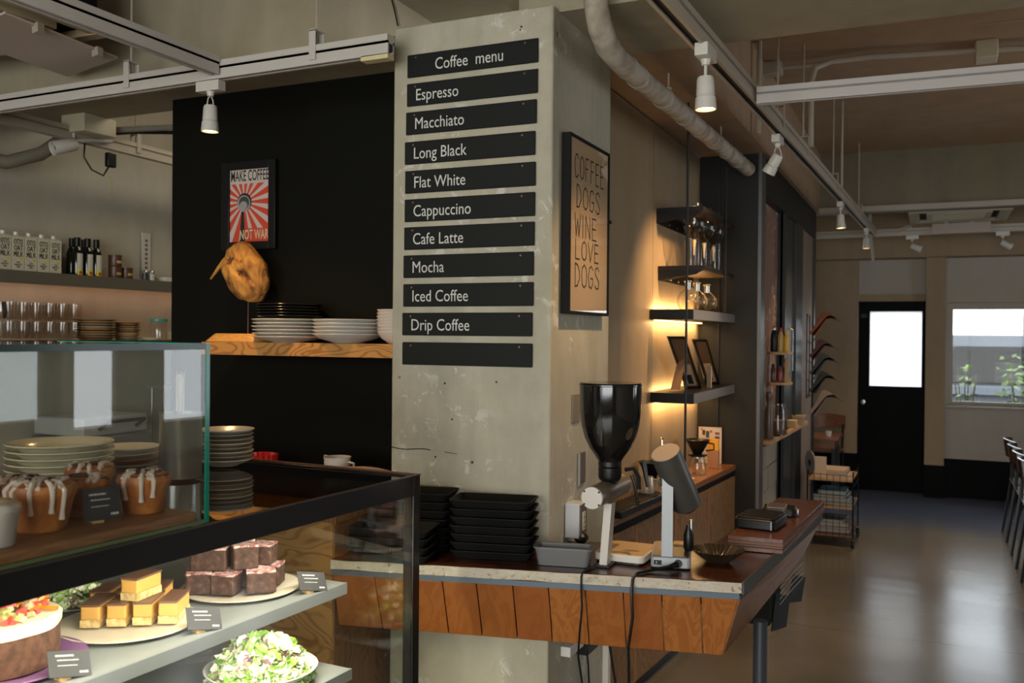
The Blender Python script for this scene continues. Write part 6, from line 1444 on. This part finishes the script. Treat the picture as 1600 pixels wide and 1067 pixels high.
magpile(.0895, -.70, 7.70, [(.27, .30, .030, 6, 'dark grey magazine lowest'), (.26, .28, .016, 5, 'thin red magazine second'), (.25, .30, .030, 8, 'grey-brown magazine third'), (.22, .27, .024, 6, 'charcoal magazine topmost')], 'on the bottom shelf of the cart')
t = thing('standing_card', 'cream card standing upright on the cart beside a round disc', 'card', (-.80, 7.68, .515)); MB().box(-.0, .085, -.004, .004, 0, .165).build('card', mat('cream_card', (.58, .42, .28), .6), t)
t.rotation_euler = (radians(8), 0, .1); t.location = (-.815, 7.545, .515)
t = thing('round_disc', 'round grey disc with a black centre leaning behind the cream card', 'disc', (-.845, 7.72, .515))
Md = Matrix.Translation((-.86, 7.62, .615)) @ Matrix.Rotation(radians(-60), 4, 'Z') @ Matrix.Rotation(pi/2, 4, 'X')
MB().lathe([(0, -.004), (.095, -.004), (.098, 0), (.095, .004), (0, .004)], 36, M=Md).build('disc', mat('grey_disc', (.30, .29, .27), .5), t, world=True, smooth=True)
MB().lathe([(0, -.006), (.025, -.006), (.025, .006), (0, .006)], 24, M=Md).build('centre', K['black'], t, world=True, smooth=True)

# ================================================================== FAR END: TABLE, CHAIRS
t = thing('wooden_table', 'small reddish wooden table against the far left wall', 'table', (-1.1, 9.6, 0))
tw = wood('reddish_table_wood', (.22, .085, .035), (.15, .05, .02), 'X', 2, .35)
MB().box(-1.45, -.80, 9.32, 9.85, .615, .640).build('tabletop', tw, t, world=True, bevel=.003)
MB().box(-1.42, -.83, 9.34, 9.83, .54, .614).build('apron', tw, t, world=True)
for x in (-1.42, -.86):
    for y in (9.36, 9.79): MB().box(x, x+.035, y, y+.035, 0, .54).build('leg', K['blackmetal'], t, world=True)
t = thing('white_cup', 'small white cup on the far wooden table', 'cup', (-.90, 9.5, .6405)); MB().lathe([(0, 0), (.02, 0), (.028, .05), (.026, .05), (.018, .004), (0, .004)], 16).build('cup', K['white'], t, smooth=True)
def chair(label, loc, rz, group, wm, fm=K['blackmetal']):
    t = thing('chair', label, 'chair', loc, rz, group)
    MB().prism(rounded(-.20, .20, -.20, .20, .07), .435, .455).build('seat', wm, t, bevel=.004)
    # curved backrest at +y side rear
    n_ = 10; vs_ = []
    for z, dy in ((.66, 0), (.80, .02)):
        for th in (0, .014):
            for i in range(n_+1):
                a = -1+2*i/n_; vs_.append((.215*a*1.0, -.225-dy+.07*a*a-th, z-.012*a*a))
    N1 = n_+1; fs = []
    for i in range(n_): fs += [(i, i+1, 2*N1+i+1, 2*N1+i), (N1+i, 3*N1+i, 3*N1+i+1, N1+i+1), (i, N1+i, N1+i+1, i+1), (2*N1+i, 2*N1+i+1, 3*N1+i+1, 3*N1+i)]
    fs += [(0, 2*N1, 3*N1, N1), (n_, N1+n_, 3*N1+n_, 2*N1+n_)]
    MB().add(vs_, fs).build('backrest', wm, t, smooth=True)
    for sx in (-1, 1):
        MB().tube([(sx*.18, .17, .435), (sx*.20, .20, 0)], .011, 8).build('leg', fm, t, smooth=True)
        MB().tube([(sx*.19, -.17, .70), (sx*.185, -.18, .44), (sx*.20, -.24, 0)], .011, 8).build('leg', fm, t, smooth=True)
        MB().lathe([(0, 0), (.011, .002), (.013, .012), (0, .016)], 10, M=Matrix.Translation((sx*.19, -.168, .69)) @ Matrix.Rotation(pi/2, 4, 'X')).build('steel_cap', K['chrome'], t, smooth=True)
    return t
dk = mat('dark_varnished_chair', (.05, .022, .015), .15)
chair('reddish curved-back wooden chair at the far table', (-1.02, 10.07, .0), pi, 'chairs at the far table', tw)
cg = 'row of dark chairs at the right edge of the photo'
c0 = chair('dark curved-back chair farthest along the right-hand row', (.80, 8.50, 0), -pi/2, cg, dk)
for k, (x, y, lb) in enumerate(((.80, 8.02, 'second'), (.80, 7.56, 'third'), (.80, 7.12, 'fourth'), (.82, 6.66, 'fifth'))):
    dup(c0, (x, y, 0), -pi/2, 'dark curved-back chair, %s from the far end of the right-hand row' % lb)
# rack of leaflets hanging under the far end of the counter
t = thing('leaflet_rack', 'black hanging rack with white wire bars under the far end of the counter', 'rack', (-.56, 3.95, .42))
MB().box(-.70, -.57, 3.74, 4.05, .46, .635).build('bin', K['blackmatte'], t, world=True)
for k in range(4): MB().tube([(-.535, 3.78, .54+k*.022), (-.51, 3.98, .56+k*.022), (-.49, 4.12, .57+k*.022)], .002, 5).build('wire_bar', mat('white_wire', (.30, .31, .32), .4) if k == 0 else bpy.data.materials['white_wire'], t, world=True)
MB().add([(-.56, 3.74, .44), (-.52, 3.86, .43), (-.52, 3.96, .53), (-.56, 3.84, .56), (-.565, 3.75, .44), (-.525, 3.87, .43), (-.525, 3.97, .53), (-.565, 3.85, .56)], [(0, 1, 2, 3), (7, 6, 5, 4), (0, 4, 5, 1), (1, 5, 6, 2), (2, 6, 7, 3), (3, 7, 4, 0)]).build('grey_leaflet', mat('grey_leaflet', (.016, .018, .017), .6, spec=.2), t, world=True)
MB().add([(-.53, 4.0, .49), (-.49, 4.08, .48), (-.48, 4.14, .57), (-.52, 4.08, .59), (-.535, 4.0, .49), (-.495, 4.08, .48), (-.485, 4.14, .57), (-.525, 4.08, .59)], [(0, 1, 2, 3), (7, 6, 5, 4), (0, 4, 5, 1), (1, 5, 6, 2), (2, 6, 7, 3), (3, 7, 4, 0)]).build('grey_leaflet', bpy.data.materials['grey_leaflet'], t, world=True)
single('phone_holder', MB().box(-1.305, -1.298, 3.60, 3.64, 2.03, 2.09).box(-1.298, -1.20, 3.612, 3.626, 2.06, 2.074), K['blackmetal'], 'small black wall bracket on the concrete wall behind the framed print', 'bracket')

# ================================================================== SUB-PARTS: small pieces belong to the part they sit on
SUB = {'menu_board': {'board': ('lettering', 'screw')}, 'framed_print': {'print': ('lettering',)},
       'framed_poster': {'poster': ('sun_rays', 'title_band', 'title_lettering', 'filter_shadow', 'filter_rim', 'filter_bowl', 'filter_coffee', 'handle_print', 'lower_band', 'lower_lettering')},
       'milk_carton': {'carton': ('lettering', 'small_lettering', 'yellow_dot'), 'gable_top': ('cap',)}, 'dark_bottle': {'bottle': ('label', 'lower_label', 'label_picture')},
       'price_card': {'card': ('written_line',)}, 'outlet_box': {'face_plate': ('socket_module', 'slot')}, 'track_spotlight': {'head': ('lens',)},
       'tilted_grinder': {'post': ('silver_post_face',), 'base': ('switch', 'switch_mark', 'plug'), 'body': ('disc_cap', 'spout')},
       'hopper_grinder': {'hopper': ('hopper_lid', 'collar'), 'motor_barrel': ('end_cap', 'cap_screw'), 'base': ('base_top', 'rubber_pad')},
       'photo_frame': {'print': ('lower_card', 'inset_picture')}, 'calendar_sheet': {'sheet': ('printed_picture',)}, 'brown_tin': {'body': ('gold_label',)},
       'air_conditioner': {'flap': ('flap_bracket',)}, 'pastry_case': {'shelf': ('shelf_lip', 'shelf_rib', 'rear_lip')}, 'chair': {'backrest': ('steel_cap',)}}
for root in [o for o in bpy.data.objects if o.parent is None and o.type == 'EMPTY']:
    mp = SUB.get(root.name.split('.')[0])
    if not mp: continue
    kids = list(root.children)
    for pn, subs in mp.items():
        hosts = [k for k in kids if k.name.split('.')[0] == pn]
        if not hosts: continue
        for k in kids:
            if k.name.split('.')[0] in subs:
                cz_ = sum((Vector(v) for v in k.bound_box), Vector())/8
                h = min(hosts, key=lambda q: ((sum((Vector(v) for v in q.bound_box), Vector())/8)-cz_).length)
                k.parent = h
